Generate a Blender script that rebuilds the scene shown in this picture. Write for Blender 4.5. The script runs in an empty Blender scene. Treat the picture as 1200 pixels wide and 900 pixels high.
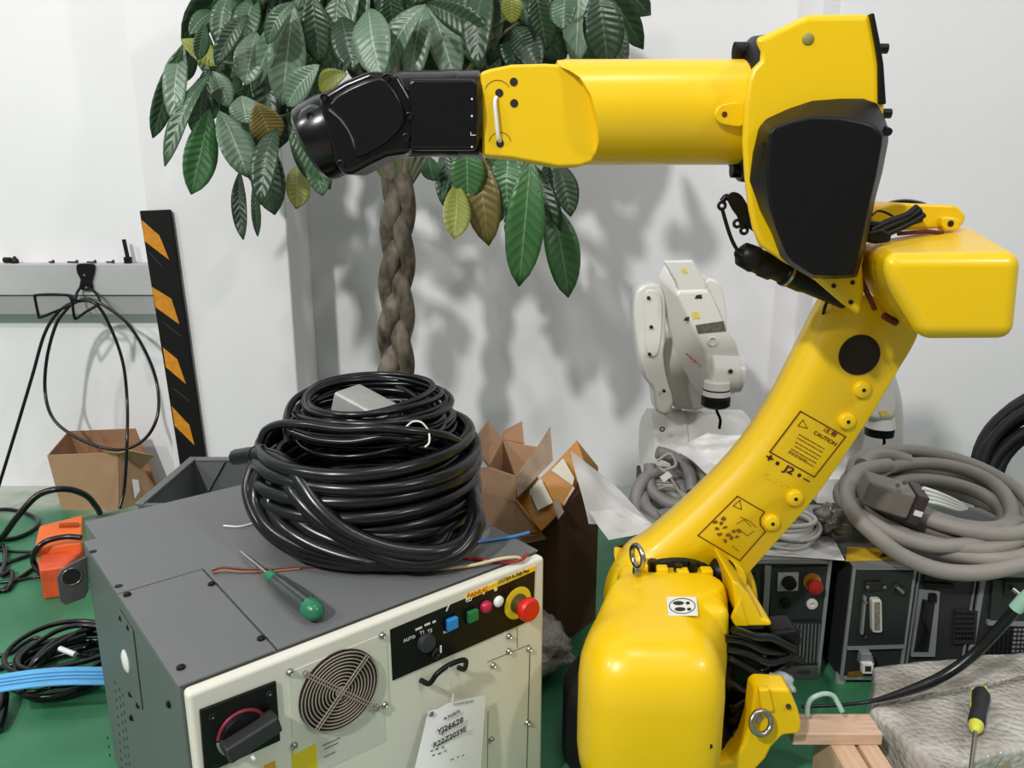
import bpy, bmesh, math, random
from math import sin, cos, pi, radians
from mathutils import Vector as V, Matrix

random.seed(7)
SC = bpy.context.scene
COL = SC.collection

# ---------------------------------------------------------------- camera
FPX = 920.0                      # focal length for a 1200 px wide frame
PITCH = radians(14.2)
EYE = 1.10
SP, CP = sin(PITCH), cos(PITCH)
cam_d = bpy.data.cameras.new('camera')
cam_d.sensor_width = 36.0
cam_d.lens = FPX / 1200 * 36.0
cam_d.clip_start = 0.05
cam = bpy.data.objects.new('camera', cam_d)
cam.location = (0, 0, EYE)
cam.rotation_euler = (radians(90) - PITCH, 0, 0)
COL.objects.link(cam)
SC.camera = cam

# ---------------------------------------------------------------- world and lamps
W = bpy.data.worlds.new('hall_light')
SC.world = W
W.use_nodes = True
bg = W.node_tree.nodes['Background']
bg.inputs[0].default_value = (0.94, 0.97, 1.0, 1)
bg.inputs[1].default_value = 0.50

def lamp(name, loc, target, size, power, color=(1, 1, 1)):
    d = bpy.data.lights.new(name, 'AREA')
    d.shape = 'SQUARE'
    d.size = size
    d.energy = power
    d.color = color
    o = bpy.data.objects.new(name, d)
    o.location = loc
    o.rotation_euler = (V(target) - V(loc)).to_track_quat('-Z', 'Y').to_euler()
    COL.objects.link(o)
    return o

lamp('hall_lamp', (-2.2, -2.4, 4.4), (-0.6, 2.4, 0.4), 0.24, 225, (1.0, 0.985, 0.96))
lamp('hall_lamp', (-4.2, -0.9, 4.4), (-1.2, 2.4, 0.6), 0.22, 85, (1.0, 0.985, 0.96))
lamp('hall_lamp', (3.6, -1.6, 4.6), (0.6, 2.0, 0.5), 0.3, 70, (1.0, 0.98, 0.95))
lamp('hall_lamp', (0.6, 0.3, 5.2), (0.2, 1.4, 0.4), 0.8, 30, (0.98, 0.99, 1.0))

SC.view_settings.view_transform = 'Standard'
SC.view_settings.look = 'None'
SC.view_settings.exposure = -0.10
SC.view_settings.gamma = 1.0
SC.view_settings.use_curve_mapping = False

# ---------------------------------------------------------------- measuring helpers
def P(u, v, Y):
    """place point: photo pixel and distance from the camera plane -> world"""
    yd = (v - 450) / FPX
    t = Y / (CP - yd * SP)
    return V(((u - 600) / FPX * t, Y, EYE - t * (SP + yd * CP)))

def G(u, v, z):
    """point on the level z"""
    yd = (v - 450) / FPX
    t = (EYE - z) / (SP + yd * CP)
    return V(((u - 600) / FPX * t, t * (CP - yd * SP), z))

def RAY(u, v):
    yd = (v - 450) / FPX
    return V(((u - 600) / FPX, CP - yd * SP, -(SP + yd * CP)))

# ---------------------------------------------------------------- materials
def lin(c):
    out = []
    for x in c[:3]:
        x = x / 255.0
        out.append(x / 12.92 if x <= 0.04045 else ((x + 0.055) / 1.055) ** 2.4)
    return out

MATS = {}
def mat(name, rgb, rough=0.5, metal=0.0, var=0.06, scale=6.0, bump=0.0, bscale=80.0,
        coat=0.0, spec=0.5, rgb2=None, detail=4.0, bdist=0.002, alpha=None, trans=0.0, stretch=None,
        emit=0.0):
    if name in MATS:
        return MATS[name]
    m = bpy.data.materials.new(name)
    m.use_nodes = True
    nt = m.node_tree
    b = nt.nodes['Principled BSDF']
    c = lin(rgb)
    tc = nt.nodes.new('ShaderNodeTexCoord')
    src = tc.outputs['Object']
    if stretch:
        mp = nt.nodes.new('ShaderNodeMapping')
        mp.inputs['Scale'].default_value = stretch
        nt.links.new(src, mp.inputs[0])
        src = mp.outputs[0]
    nz = nt.nodes.new('ShaderNodeTexNoise')
    nz.inputs['Scale'].default_value = scale
    nz.inputs['Detail'].default_value = detail
    nt.links.new(src, nz.inputs['Vector'])
    rp = nt.nodes.new('ShaderNodeValToRGB')
    rp.color_ramp.elements[0].position = 0.3
    rp.color_ramp.elements[1].position = 0.7
    if rgb2:
        lo, hi = lin(rgb2), c
    else:
        lo = [x * (1 - var) for x in c]
        hi = [min(1, x * (1 + var)) for x in c]
    rp.color_ramp.elements[0].color = (*lo, 1)
    rp.color_ramp.elements[1].color = (*hi, 1)
    nt.links.new(nz.outputs['Fac'], rp.inputs[0])
    nt.links.new(rp.outputs[0], b.inputs['Base Color'])
    b.inputs['Roughness'].default_value = rough
    b.inputs['Metallic'].default_value = metal
    b.inputs['Coat Weight'].default_value = coat
    b.inputs['Coat Roughness'].default_value = 0.15
    b.inputs['Specular IOR Level'].default_value = spec
    if trans:
        b.inputs['Transmission Weight'].default_value = trans
    if alpha is not None:
        b.inputs['Alpha'].default_value = alpha
    if emit:
        b.inputs['Emission Color'].default_value = (*c, 1)
        b.inputs['Emission Strength'].default_value = emit
    if bump:
        n2 = nt.nodes.new('ShaderNodeTexNoise')
        n2.inputs['Scale'].default_value = bscale
        n2.inputs['Detail'].default_value = 3.0
        nt.links.new(src, n2.inputs['Vector'])
        bp = nt.nodes.new('ShaderNodeBump')
        bp.inputs['Strength'].default_value = bump
        bp.inputs['Distance'].default_value = bdist
        nt.links.new(n2.outputs['Fac'], bp.inputs['Height'])
        nt.links.new(bp.outputs[0], b.inputs['Normal'])
    MATS[name] = m
    return m

YEL = mat('yellow_paint', (238, 196, 5), 0.34, var=0.03, scale=3, coat=0.15, bump=0.08, bscale=160, bdist=0.0006)
BLK = mat('black_plastic', (9, 9, 10), 0.42, var=0.12, scale=9, spec=0.3)
BLKG = mat('black_gloss_paint', (9, 7, 8), 0.24, var=0.12, scale=6, coat=0.1, spec=0.4)
RUB = mat('black_rubber', (14, 14, 15), 0.62, var=0.15, scale=12, bump=0.15, bscale=200)
CBL = mat('black_cable_sheath', (13, 14, 18), 0.27, var=0.2, scale=14)
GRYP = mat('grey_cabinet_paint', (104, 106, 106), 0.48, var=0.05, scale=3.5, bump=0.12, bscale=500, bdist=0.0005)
GRYS = mat('grey_cabinet_shaded', (92, 98, 96), 0.5, var=0.05, scale=3.5, bump=0.12, bscale=500, bdist=0.0005)  # same grey paint, made darker for the shade on the sides
CRM = mat('cream_door_paint', (220, 218, 204), 0.38, var=0.03, scale=4)
CRM2 = mat('cream_raised_panel', (212, 212, 197), 0.38, var=0.03, scale=5)
STEEL = mat('bright_steel', (176, 172, 166), 0.28, metal=1.0, var=0.12, scale=30)
DKST = mat('dark_steel', (70, 70, 70), 0.4, metal=0.9, var=0.15, scale=30)
DARK = mat('dark_gap', (16, 12, 10), 0.7, var=0.2)
MARK = mat('dark_red_print', (94, 26, 14), 0.6, var=0.1, scale=30)
MARKT = mat('brown_print', (118, 84, 12), 0.6, var=0.15, scale=60)
BLT = mat('black_bolt', (18, 18, 18), 0.4, metal=0.4, var=0.2, scale=40)
WHT = mat('white_plastic', (226, 226, 222), 0.45, var=0.03, scale=10)
RWHT = mat('white_robot_paint', (222, 221, 216), 0.34, var=0.03, scale=5, coat=0.1)
PRINT = mat('black_print', (38, 38, 38), 0.7, var=0.25, scale=120)
RED = mat('red_button', (214, 24, 18), 0.4, var=0.06, scale=20)
PAPER = mat('white_paper', (228, 228, 228), 0.7, var=0.025, scale=8, bump=0.2, bscale=12, bdist=0.003)

# ---------------------------------------------------------------- mesh builder
def smooth(pts, n=6, closed=False):
    pts = [V(p) for p in pts]
    out = []
    N = len(pts)
    rng = range(N) if closed else range(N - 1)
    for i in rng:
        p1, p2 = pts[i], pts[(i + 1) % N]
        p0 = pts[(i - 1) % N] if (closed or i > 0) else p1 + (p1 - p2)
        p3 = pts[(i + 2) % N] if (closed or i + 2 < N) else p2 + (p2 - p1)
        for k in range(n):
            t = k / n
            out.append(0.5 * ((2 * p1) + (p2 - p0) * t + (2 * p0 - 5 * p1 + 4 * p2 - p3) * t * t
                              + (3 * p1 - p0 - 3 * p2 + p3) * t * t * t))
    if not closed:
        out.append(pts[-1])
    return out

def smooth2(pts, n=4, closed=True):
    return [(p.x, p.y) for p in smooth([V((a, b, 0)) for a, b in pts], n, closed)]

WM = {}      # world matrices of parents

class M:
    def __init__(s):
        s.v, s.f = [], []

    def add(s, vs, fs):
        o = len(s.v)
        s.v += [V(p) for p in vs]
        s.f += [tuple(i + o for i in f) for f in fs]
        return s

    def box(s, lo, hi, R=None, c=None):
        x0, y0, z0 = lo
        x1, y1, z1 = hi
        vs = [V(p) for p in ((x0, y0, z0), (x1, y0, z0), (x1, y1, z0), (x0, y1, z0),
                             (x0, y0, z1), (x1, y0, z1), (x1, y1, z1), (x0, y1, z1))]
        if R is not None:
            c = V(c) if c is not None else sum(vs, V()) / 8
            vs = [c + R @ (p - c) for p in vs]
        return s.add(vs, [(0, 3, 2, 1), (4, 5, 6, 7), (0, 1, 5, 4), (1, 2, 6, 5), (2, 3, 7, 6), (3, 0, 4, 7)])

    def hexa(s, a, b):
        """two quads -> solid"""
        return s.loft([a, b])

    def loft(s, loops, cap0=True, cap1=True, wrap=False):
        n = len(loops[0])
        vs = [p for l in loops for p in l]
        fs = []
        L = len(loops)
        for k in range(L if wrap else L - 1):
            k2 = (k + 1) % L
            for i in range(n):
                j = (i + 1) % n
                fs.append((k * n + i, k * n + j, k2 * n + j, k2 * n + i))
        if not wrap:
            if cap0:
                fs.append(tuple(range(n))[::-1])
            if cap1:
                fs.append(tuple((L - 1) * n + i for i in range(n)))
        return s.add(vs, fs)

    def prism(s, px, Y0, Y1):
        return s.loft([[P(u, v, Y0) for u, v in px],
                       [P(u, v, Y0) + V((0, Y1 - Y0, 0)) for u, v in px]])

    def extr(s, pts, d):
        d = V(d)
        return s.loft([[V(p) for p in pts], [V(p) + d for p in pts]])

    def ring(s, c, ax, r, n, e=None):
        ax = V(ax).normalized()
        e1 = ax.orthogonal().normalized() if e is None else (V(e) - ax * ax.dot(V(e))).normalized()
        e2 = ax.cross(e1)
        return [V(c) + r * (cos(2 * pi * i / n) * e1 + sin(2 * pi * i / n) * e2) for i in range(n)]

    def cyl(s, p0, p1, r0, r1=None, n=24):
        r1 = r0 if r1 is None else r1
        ax = V(p1) - V(p0)
        e = ax.orthogonal()
        return s.loft([s.ring(p0, ax, r0, n, e), s.ring(p1, ax, r1, n, e)])

    def lathe(s, prof, o, ax, n=32, caps=True):
        ax = V(ax).normalized()
        e = ax.orthogonal()
        return s.loft([s.ring(V(o) + ax * d, ax, max(r, 1e-5), n, e) for d, r in prof], caps, caps)

    def torus(s, c, ax, R, r, n=36, k=10):
        ax = V(ax).normalized()
        pts = s.ring(c, ax, R, n)
        return s.tube(pts, r, k, closed=True)

    def tube(s, pts, r, n=8, closed=False):
        pts = [V(p) for p in pts]
        N = len(pts)
        rs = r if isinstance(r, (list, tuple)) else [r] * N
        loops = []
        prev = None
        for i in range(N):
            if closed:
                t = pts[(i + 1) % N] - pts[i - 1]
            else:
                t = pts[min(i + 1, N - 1)] - pts[max(i - 1, 0)]
            if t.length < 1e-9:
                t = V((0, 0, 1))
            t.normalize()
            if prev is None:
                e = t.orthogonal().normalized()
            else:
                e = prev - t * prev.dot(t)
                if e.length < 1e-6:
                    e = t.orthogonal()
                e.normalize()
            prev = e
            f = t.cross(e)
            loops.append([pts[i] + rs[i] * (cos(2 * pi * k / n) * e + sin(2 * pi * k / n) * f) for k in range(n)])
        if closed:
            # join with the rotation offset that fits best
            a, b = loops[-1], loops[0]
            best = min(range(n), key=lambda q: sum((a[k] - b[(k + q) % n]).length for k in range(n)))
            s.loft(loops, False, False)
            base = len(s.v) - N * n
            for k in range(n):
                k1 = (k + 1) % n
                s.f.append((base + (N - 1) * n + k, base + (N - 1) * n + k1,
                            base + (k1 + best) % n, base + (k + best) % n))
            return s
        return s.loft(loops)

    def flat(s, pts, R=None):
        return s.add(pts, [tuple(range(len(pts)))])

    def grid(s, rows, closed=False):
        n = len(rows[0])
        vs = [p for r in rows for p in r]
        fs = []
        for i in range(len(rows) - 1):
            for j in range(n if closed else n - 1):
                k = (j + 1) % n
                fs.append((i * n + j, i * n + k, (i + 1) * n + k, (i + 1) * n + j))
        return s.add(vs, fs)

    def sheet(s, rows, th):
        """thin solid sheet from a grid of points"""
        n, m = len(rows), len(rows[0])
        nor = []
        for i in range(n):
            r = []
            for j in range(m):
                a = rows[min(i + 1, n - 1)][j] - rows[max(i - 1, 0)][j]
                b = rows[i][min(j + 1, m - 1)] - rows[i][max(j - 1, 0)]
                c = a.cross(b)
                r.append(c.normalized() if c.length > 1e-12 else V((0, 0, 1)))
            nor.append(r)
        top = [[rows[i][j] + nor[i][j] * th / 2 for j in range(m)] for i in range(n)]
        bot = [[rows[i][j] - nor[i][j] * th / 2 for j in range(m)] for i in range(n)]
        o = len(s.v)
        s.grid(top)
        o2 = len(s.v)
        s.grid(bot)
        def q(i, j): return o + i * m + j
        def w(i, j): return o2 + i * m + j
        for i in range(n - 1):
            s.f.append((q(i, 0), q(i + 1, 0), w(i + 1, 0), w(i, 0)))
            s.f.append((q(i, m - 1), w(i, m - 1), w(i + 1, m - 1), q(i + 1, m - 1)))
        for j in range(m - 1):
            s.f.append((q(0, j), w(0, j), w(0, j + 1), q(0, j + 1)))
            s.f.append((q(n - 1, j), q(n - 1, j + 1), w(n - 1, j + 1), w(n - 1, j)))
        return s

    def xf(s, mtx):
        s.v = [mtx @ p for p in s.v]
        return s

    def build(s, name, m, parent=None, local=False, bevel=0.0, seg=3, ang=50, bang=38, recalc=True, uv=None):
        me = bpy.data.meshes.new(name)
        vs = s.v
        off = V((0, 0, 0))
        if parent is None:
            lo = V([min(p[i] for p in vs) for i in range(3)])
            hi = V([max(p[i] for p in vs) for i in range(3)])
            off = V(((lo.x + hi.x) / 2, (lo.y + hi.y) / 2, lo.z))
        me.from_pydata([p - off for p in vs], [], s.f)
        bm = bmesh.new()
        bm.from_mesh(me)
        bmesh.ops.remove_doubles(bm, verts=bm.verts, dist=1e-6)
        if recalc:
            bmesh.ops.recalc_face_normals(bm, faces=bm.faces)
        if bevel:
            es = [e for e in bm.edges if len(e.link_faces) == 2 and e.calc_face_angle(0) > radians(bang)]
            if es:
                bmesh.ops.bevel(bm, geom=es, offset=bevel, offset_type='OFFSET', segments=seg,
                                profile=0.5, affect='EDGES', clamp_overlap=True)
        bm.to_mesh(me)
        bm.free()
        me.shade_smooth()
        me.set_sharp_from_angle(angle=radians(ang))
        me.materials.append(m)
        o = bpy.data.objects.new(name, me)
        o.location = off
        COL.objects.link(o)
        if bevel:
            wn = o.modifiers.new('wn', 'WEIGHTED_NORMAL')
            wn.keep_sharp = True
            wn.weight = 80
        if parent is None:
            WM[o.name] = Matrix.Translation(off)
        attach(o, parent, local)
        return o

def attach(o, parent, local=False):
    if parent is not None:
        o.parent = parent
        if not local:
            o.matrix_parent_inverse = WM.get(parent.name, Matrix.Identity(4)).inverted()
            WM[o.name] = Matrix.Identity(4)
        else:
            WM[o.name] = WM.get(parent.name, Matrix.Identity(4))

def tag(o, label, cat, group=None):
    o['label'] = label
    o['category'] = cat
    if group:
        o['group'] = group
    return o

def thing(name, label, cat, loc=(0, 0, 0), rz=0.0, group=None):
    o = bpy.data.objects.new(name, None)
    o.empty_display_size = 0.05
    o.location = loc
    o.rotation_euler = (0, 0, rz)
    COL.objects.link(o)
    WM[o.name] = Matrix.Translation(V(loc)) @ Matrix.Rotation(rz, 4, 'Z')
    return tag(o, label, cat, group)

def struct(o):
    o['kind'] = 'structure'
    return o

def text_mesh(txt, size, depth=0.0003, bold=0.0):
    cu = bpy.data.curves.new('t', 'FONT')
    cu.body = txt
    cu.size = size
    cu.extrude = depth
    cu.offset = bold * size
    cu.align_x = 'CENTER'
    cu.align_y = 'CENTER'
    cu.resolution_u = 2
    o = bpy.data.objects.new('t', cu)
    COL.objects.link(o)
    dg = bpy.context.evaluated_depsgraph_get()
    me = bpy.data.meshes.new_from_object(o.evaluated_get(dg))
    bpy.data.objects.remove(o)
    bpy.data.curves.remove(cu)
    return me

def lettering(name, txt, size, mtx, m, parent, local=False, sx=1.0, bold=0.0):
    """mtx: frame whose x/y axes hold the writing, z its outward normal"""
    me = text_mesh(txt, size, bold=bold)
    me.transform(mtx @ Matrix.Diagonal((sx, 1, 1, 1)))
    me.materials.clear()
    me.materials.append(m)
    me.name = name
    o = bpy.data.objects.new(name, me)
    COL.objects.link(o)
    attach(o, parent, local)
    return o

def frame(o, x, n):
    """matrix with origin o, x axis along x, z axis along n"""
    n = V(n).normalized()
    x = V(x)
    x = (x - n * x.dot(n)).normalized()
    y = n.cross(x)
    mt = Matrix((x, y, n)).transposed().to_4x4()
    mt.translation = V(o)
    return mt

def rrect(x0, y0, x1, y1, r, n=4):
    out = []
    for cx, cy, a in ((x1 - r, y1 - r, 0), (x0 + r, y1 - r, 90), (x0 + r, y0 + r, 180), (x1 - r, y0 + r, 270)):
        for k in range(n + 1):
            t = radians(a + 90 * k / n)
            out.append((cx + r * cos(t), cy + r * sin(t)))
    return out

def circ(u, v, r, n=20, ry=None):
    ry = r if ry is None else ry
    return [(u + r * cos(2 * pi * i / n), v + ry * sin(2 * pi * i / n)) for i in range(n)]

# ================================================================ THE SETTING
WY = 2.78          # recessed back wall
def wall_material():
    m = mat('white_plaster', (230, 229, 231), 0.75, var=0.03, scale=1.3, bump=0.25, bscale=9, bdist=0.006)
    return m
WALLM = wall_material()

def floor_material():
    m = bpy.data.materials.new('green_floor_paint')
    m.use_nodes = True
    nt = m.node_tree
    b = nt.nodes['Principled BSDF']
    tc = nt.nodes.new('ShaderNodeTexCoord')
    n1 = nt.nodes.new('ShaderNodeTexNoise'); n1.inputs['Scale'].default_value = 3.0; n1.inputs['Detail'].default_value = 6
    nt.links.new(tc.outputs['Object'], n1.inputs['Vector'])
    r1 = nt.nodes.new('ShaderNodeValToRGB')
    r1.color_ramp.elements[0].position = 0.3; r1.color_ramp.elements[0].color = (*lin((40, 104, 70)), 1)
    r1.color_ramp.elements[1].position = 0.72; r1.color_ramp.elements[1].color = (*lin((74, 144, 104)), 1)
    nt.links.new(n1.outputs['Fac'], r1.inputs[0])
    # bare dusty concrete along the wall
    sep = nt.nodes.new('ShaderNodeSeparateXYZ')
    nt.links.new(tc.outputs['Object'], sep.inputs[0])
    n2 = nt.nodes.new('ShaderNodeTexNoise'); n2.inputs['Scale'].default_value = 6.0; n2.inputs['Detail'].default_value = 5
    nt.links.new(tc.outputs['Object'], n2.inputs['Vector'])
    ad = nt.nodes.new('ShaderNodeMath'); ad.operation = 'MULTIPLY_ADD'
    ad.inputs[1].default_value = 0.5
    nt.links.new(n2.outputs['Fac'], ad.inputs[0])
    nt.links.new(sep.outputs['Y'], ad.inputs[2])
    mr = nt.nodes.new('ShaderNodeMapRange')
    mr.inputs['From Min'].default_value = 2.72; mr.inputs['From Max'].default_value = 2.95
    nt.links.new(ad.outputs[0], mr.inputs['Value'])
    mx = nt.nodes.new('ShaderNodeMix'); mx.data_type = 'RGBA'
    nt.links.new(mr.outputs[0], mx.inputs[0])
    nt.links.new(r1.outputs[0], mx.inputs[6])
    mx.inputs[7].default_value = (*lin((176, 180, 168)), 1)
    # unseen floor beyond this line is made grey to cut green bounce light
    edge = nt.nodes.new('ShaderNodeMapRange')
    edge.inputs['From Min'].default_value = 0.42; edge.inputs['From Max'].default_value = 0.40
    nt.links.new(sep.outputs['Y'], edge.inputs['Value'])
    mx3 = nt.nodes.new('ShaderNodeMix'); mx3.data_type = 'RGBA'
    nt.links.new(edge.outputs[0], mx3.inputs[0])
    nt.links.new(mx.outputs[2], mx3.inputs[6])
    mx3.inputs[7].default_value = (*lin((168, 168, 164)), 1)
    nt.links.new(mx3.outputs[2], b.inputs['Base Color'])
    b.inputs['Roughness'].default_value = 0.45
    bp = nt.nodes.new('ShaderNodeBump'); bp.inputs['Strength'].default_value = 0.15; bp.inputs['Distance'].default_value = 0.003
    nt.links.new(n1.outputs['Fac'], bp.inputs['Height'])
    nt.links.new(bp.outputs[0], b.inputs['Normal'])
    return m

fl = M().box((-6, -6, -0.1), (6, WY + 0.3, 0.0))
flo = M()
flo.v, flo.f = fl.v, fl.f
me_floor = flo.build('floor', floor_material(), None)
# keep object coordinates equal to world coordinates for the floor paint
off = me_floor.location.copy()
me_floor.data.transform(Matrix.Translation(off)); me_floor.location = (0, 0, 0)
struct(me_floor)

wb = struct(M().box((-6, WY, 0.0), (6, WY + 0.3, 5.0)).build('wall_back', WALLM))
PIL_L, PIL_R = -1.145, -0.706
struct(M().box((PIL_L, 2.51, 0.0), (PIL_R, WY, 5.0)).build('wall_pilaster', WALLM, bevel=0.008, seg=2))
struct(M().box((1.016, 2.637, 0.0), (6.0, WY, 5.0)).build('wall_right_pilaster', WALLM, bevel=0.006, seg=2))
# unseen sides of the hall, added to cut low-angle light; open above to world light
HALLM = mat('hall_side_wall', (168, 170, 168), 0.8, var=0.05, scale=0.6)
struct(M().box((-6, -5.2, 0.0), (6, -5.0, 5.0)).build('wall_front_unseen', HALLM))
struct(M().box((-5.7, -5.0, 0.0), (-5.5, WY, 5.0)).build('wall_left_unseen', HALLM))
struct(M().box((5.5, -5.0, 0.0), (5.7, WY, 5.0)).build('wall_right_unseen', HALLM))
# ================================================================ YELLOW ROBOT
rb = thing('industrial_robot', 'large yellow industrial robot arm with black wrist, standing in the foreground', 'robot arm', (0.30, 1.28, 0))

# --- base and turret
M().lathe([(0.0, 0.17), (0.012, 0.185), (0.14, 0.185), (0.165, 0.165), (0.17, 0.0)], (0.285, 1.345, 0), (0, 0, 1), 48).build('base', RUB, rb)
# low cast ring that the turret turns on, with the ledge at the right
M().prism([(857, 892), (872, 872), (880, 846), (884, 812), (890, 806), (926, 808), (936, 832), (940, 848), (938, 861),
           (918, 863), (905, 876), (898, 890), (886, 903), (860, 916), (825, 922), (828, 900)], 1.15, 1.195).build('foot_ledge', YEL, rb, bevel=0.007)
M().prism([(889, 809), (902, 808), (908, 834), (893, 838)], 1.140, 1.155).build('foot_rib', YEL, rb, bevel=0.004)
M().cyl(P(924, 828, 1.1505), P(924, 828, 1.146), 0.0045, n=14).build('foot_hole', DARK, rb)
M().lathe([(0, 0.125), (0.10, 0.125), (0.115, 0.11)], (0.285, 1.31, 0.165), (0, 0, 1), 48).build('turret_base', BLK, rb)
# inner turret block behind the front cover
tb = M()
tb.box((0.20, 1.20, 0.25), (0.375, 1.375, 0.400))
tb.build('turret_body', YEL, rb, bevel=0.02)
for u, v, r in ((765, 661, 0.009), (795, 666, 0.009), (812, 662, 0.009)):
    p = P(u, v, 1.338)
    M().cyl(p - V((0, 0, 0.03)), p + V((0, 0, 0.008)), r, n=6).build('turret_bolt', BLT, rb)
p = P(742, 657, 1.30)
for u, v in ((752, 664), (776, 668), (800, 671), (828, 670)):
    q = P(u, v, 1.325)
    M().box(q - V((0.011, 0.008, 0.02)), q + V((0.011, 0.012, 0.006))).build('turret_lug', YEL, rb, bevel=0.003)

# front cover, a rounded shell
plan = [(0.155, 1.052), (0.232, 1.046), (0.305, 1.050), (0.335, 1.078), (0.352, 1.14), (0.380, 1.225), (0.390, 1.270), (0.376, 1.320),
        (0.33, 1.330), (0.218, 1.330), (0.165, 1.275), (0.125, 1.205), (0.110, 1.14), (0.122, 1.080)]
SL = 0.02
def loop_at(z, grow, k):
    cx, cy = 0.25, 1.21
    out = []
    for x, y in plan:
        d = V((x - cx, y - cy, 0))
        gr = grow * (0.22 if d.y > 0.05 else 1.0) if z > 0.3 else grow
        s_ = 1 - gr / max(d.length, 1e-3)
        yy = cy + d.y * s_
        out.append(V((cx + d.x * s_, yy, z + k * SL * (yy - 1.10))))
    return smooth(out, 4, True)
prof = [(0.120, 0.060, 0), (0.123, 0.040, 0), (0.135, 0.018, 0), (0.158, 0.004, 0), (0.19, 0.0, 0), (0.310, 0.0, 0), (0.338, 0.003, .2),
        (0.360, 0.010, .5), (0.378, 0.021, .8), (0.391, 0.036, 1), (0.399, 0.054, 1), (0.404, 0.076, 1), (0.405, 0.10, 1)]
cov = M().loft([loop_at(*q_) for q_ in prof])
def cover_z(y): return 0.405 + SL * (y - 1.10)
cover = cov.build('turret_cover', YEL, rb, ang=50)
p = P(832, 875, 1.052)
M().cyl(p, p + V((0, 0.012, 0)), 0.0045, n=12).build('cover_hole', DARK, rb)
# no-step sticker lying on the sloped top of the cover
def on_st(u, v, dz):
    o_, d_ = V((0, 0, EYE)), RAY(u, v)
    # meet the sloped plane z = cover_z(y)
    t_ = (cover_z(0) - EYE) / (d_.z - SL * d_.y)
    return o_ + d_ * t_ + V((0, 0, dz))
sq4 = ((781, 700), (816, 700), (818, 722), (783, 722))
st = M().loft([[on_st(u, v, 0.0002) for u, v in sq4], [on_st(u, v, 0.0012) for u, v in sq4]])
sticker = st.build('warning_sticker', WHT, rb)
rg = M()
cs = circ(799.5, 711, 15.5, 32, 9.2)
ci = circ(799.5, 711, 14.6, 32, 8.5)
n = len(cs)
rg.loft([[on_st(u, v, 0.0011) for u, v in cs], [on_st(u, v, 0.0017) for u, v in cs], [on_st(u, v, 0.0017) for u, v in ci], [on_st(u, v, 0.0011) for u, v in ci]], wrap=True)
rg.build('sticker_ring', PRINT, sticker)
for pts in (circ(795, 707.6, 6.5, 14, 2.4), circ(806, 707.6, 2.6, 10, 1.8), circ(797, 714.8, 6.5, 14, 2.4), circ(807.5, 714.8, 2.6, 10, 1.8)):
    M().loft([[on_st(u, v, 0.0011) for u, v in pts], [on_st(u, v, 0.0017) for u, v in pts]]).build('shoe_print', PRINT, sticker)

# lifting eye bolts
def eyebolt(c, ax, R, r, stem, parent):
    m = M().torus(c, ax, R, r, 32, 12)
    m.tube([V(c) + V(stem) * k for k in (0.85, 1.0, 1.4)], [r * 1.1, r * 1.6, r * 1.6], 12)
    return m.build('eye_bolt', STEEL, parent)
eyebolt(P(747, 652, 1.30), (0.9, 0.35, 0), 0.020, 0.0050, (0, 0, -0.024), rb)
eyebolt(P(892, 847, 1.128), (0.25, -0.9, 0.35), 0.0185, 0.0050, (0.002, 0.022, -0.008), rb)

# yellow wing at the right of the turret and the cable cavity below it
M().prism([(858, 680), (866, 684), (877, 695), (886, 710), (893, 725), (904, 728), (905, 734), (870, 735), (862, 715)], 1.235, 1.37).build('turret_wing', YEL, rb, bevel=0.006)
M().prism([(868, 702), (877, 734), (862, 734), (857, 726)], 1.23, 1.24).build('turret_web', YEL, rb, bevel=0.002)
M().prism([(850, 735), (903, 735), (896, 770), (888, 800), (870, 850), (850, 870)], 1.30, 1.38).build('cable_cavity', BLK, rb, bevel=0.006)
for pts in (((848, 748), (870, 752), (893, 762), (915, 766), (940, 775)), ((850, 760), (875, 766), (900, 776), (925, 770)),
            ((852, 770), (874, 782), (898, 792), (918, 782)), ((855, 800), (872, 808), (884, 792), (904, 775), (920, 752), (935, 738)),
            ((858, 830), (875, 818), (890, 795), (905, 785)), ((856, 845), (870, 835), (876, 815), (886, 800)),
            ((860, 738), (885, 746), (905, 748), (930, 760))):
    ys = [1.20 + 0.022 * k for k in range(len(pts))]
    M().tube(smooth([P(u, v, y) for (u, v), y in zip(pts, ys)], 6), 0.0075, 10).build('harness_cable', CBL, rb)
M().prism([(902, 742), (935, 738), (942, 752), (930, 785), (912, 792), (900, 772)], 1.27, 1.33).build('connector_boot', BLK, rb, bevel=0.01)
M().prism([(858, 838), (880, 826), (886, 850), (880, 878), (860, 882)], 1.20, 1.26).build('brake_block', BLK, rb, bevel=0.01)
M().cyl(P(866, 862, 1.20), P(866, 862, 1.185), 0.012, n=20).build('side_plug', BLK, rb)

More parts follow.
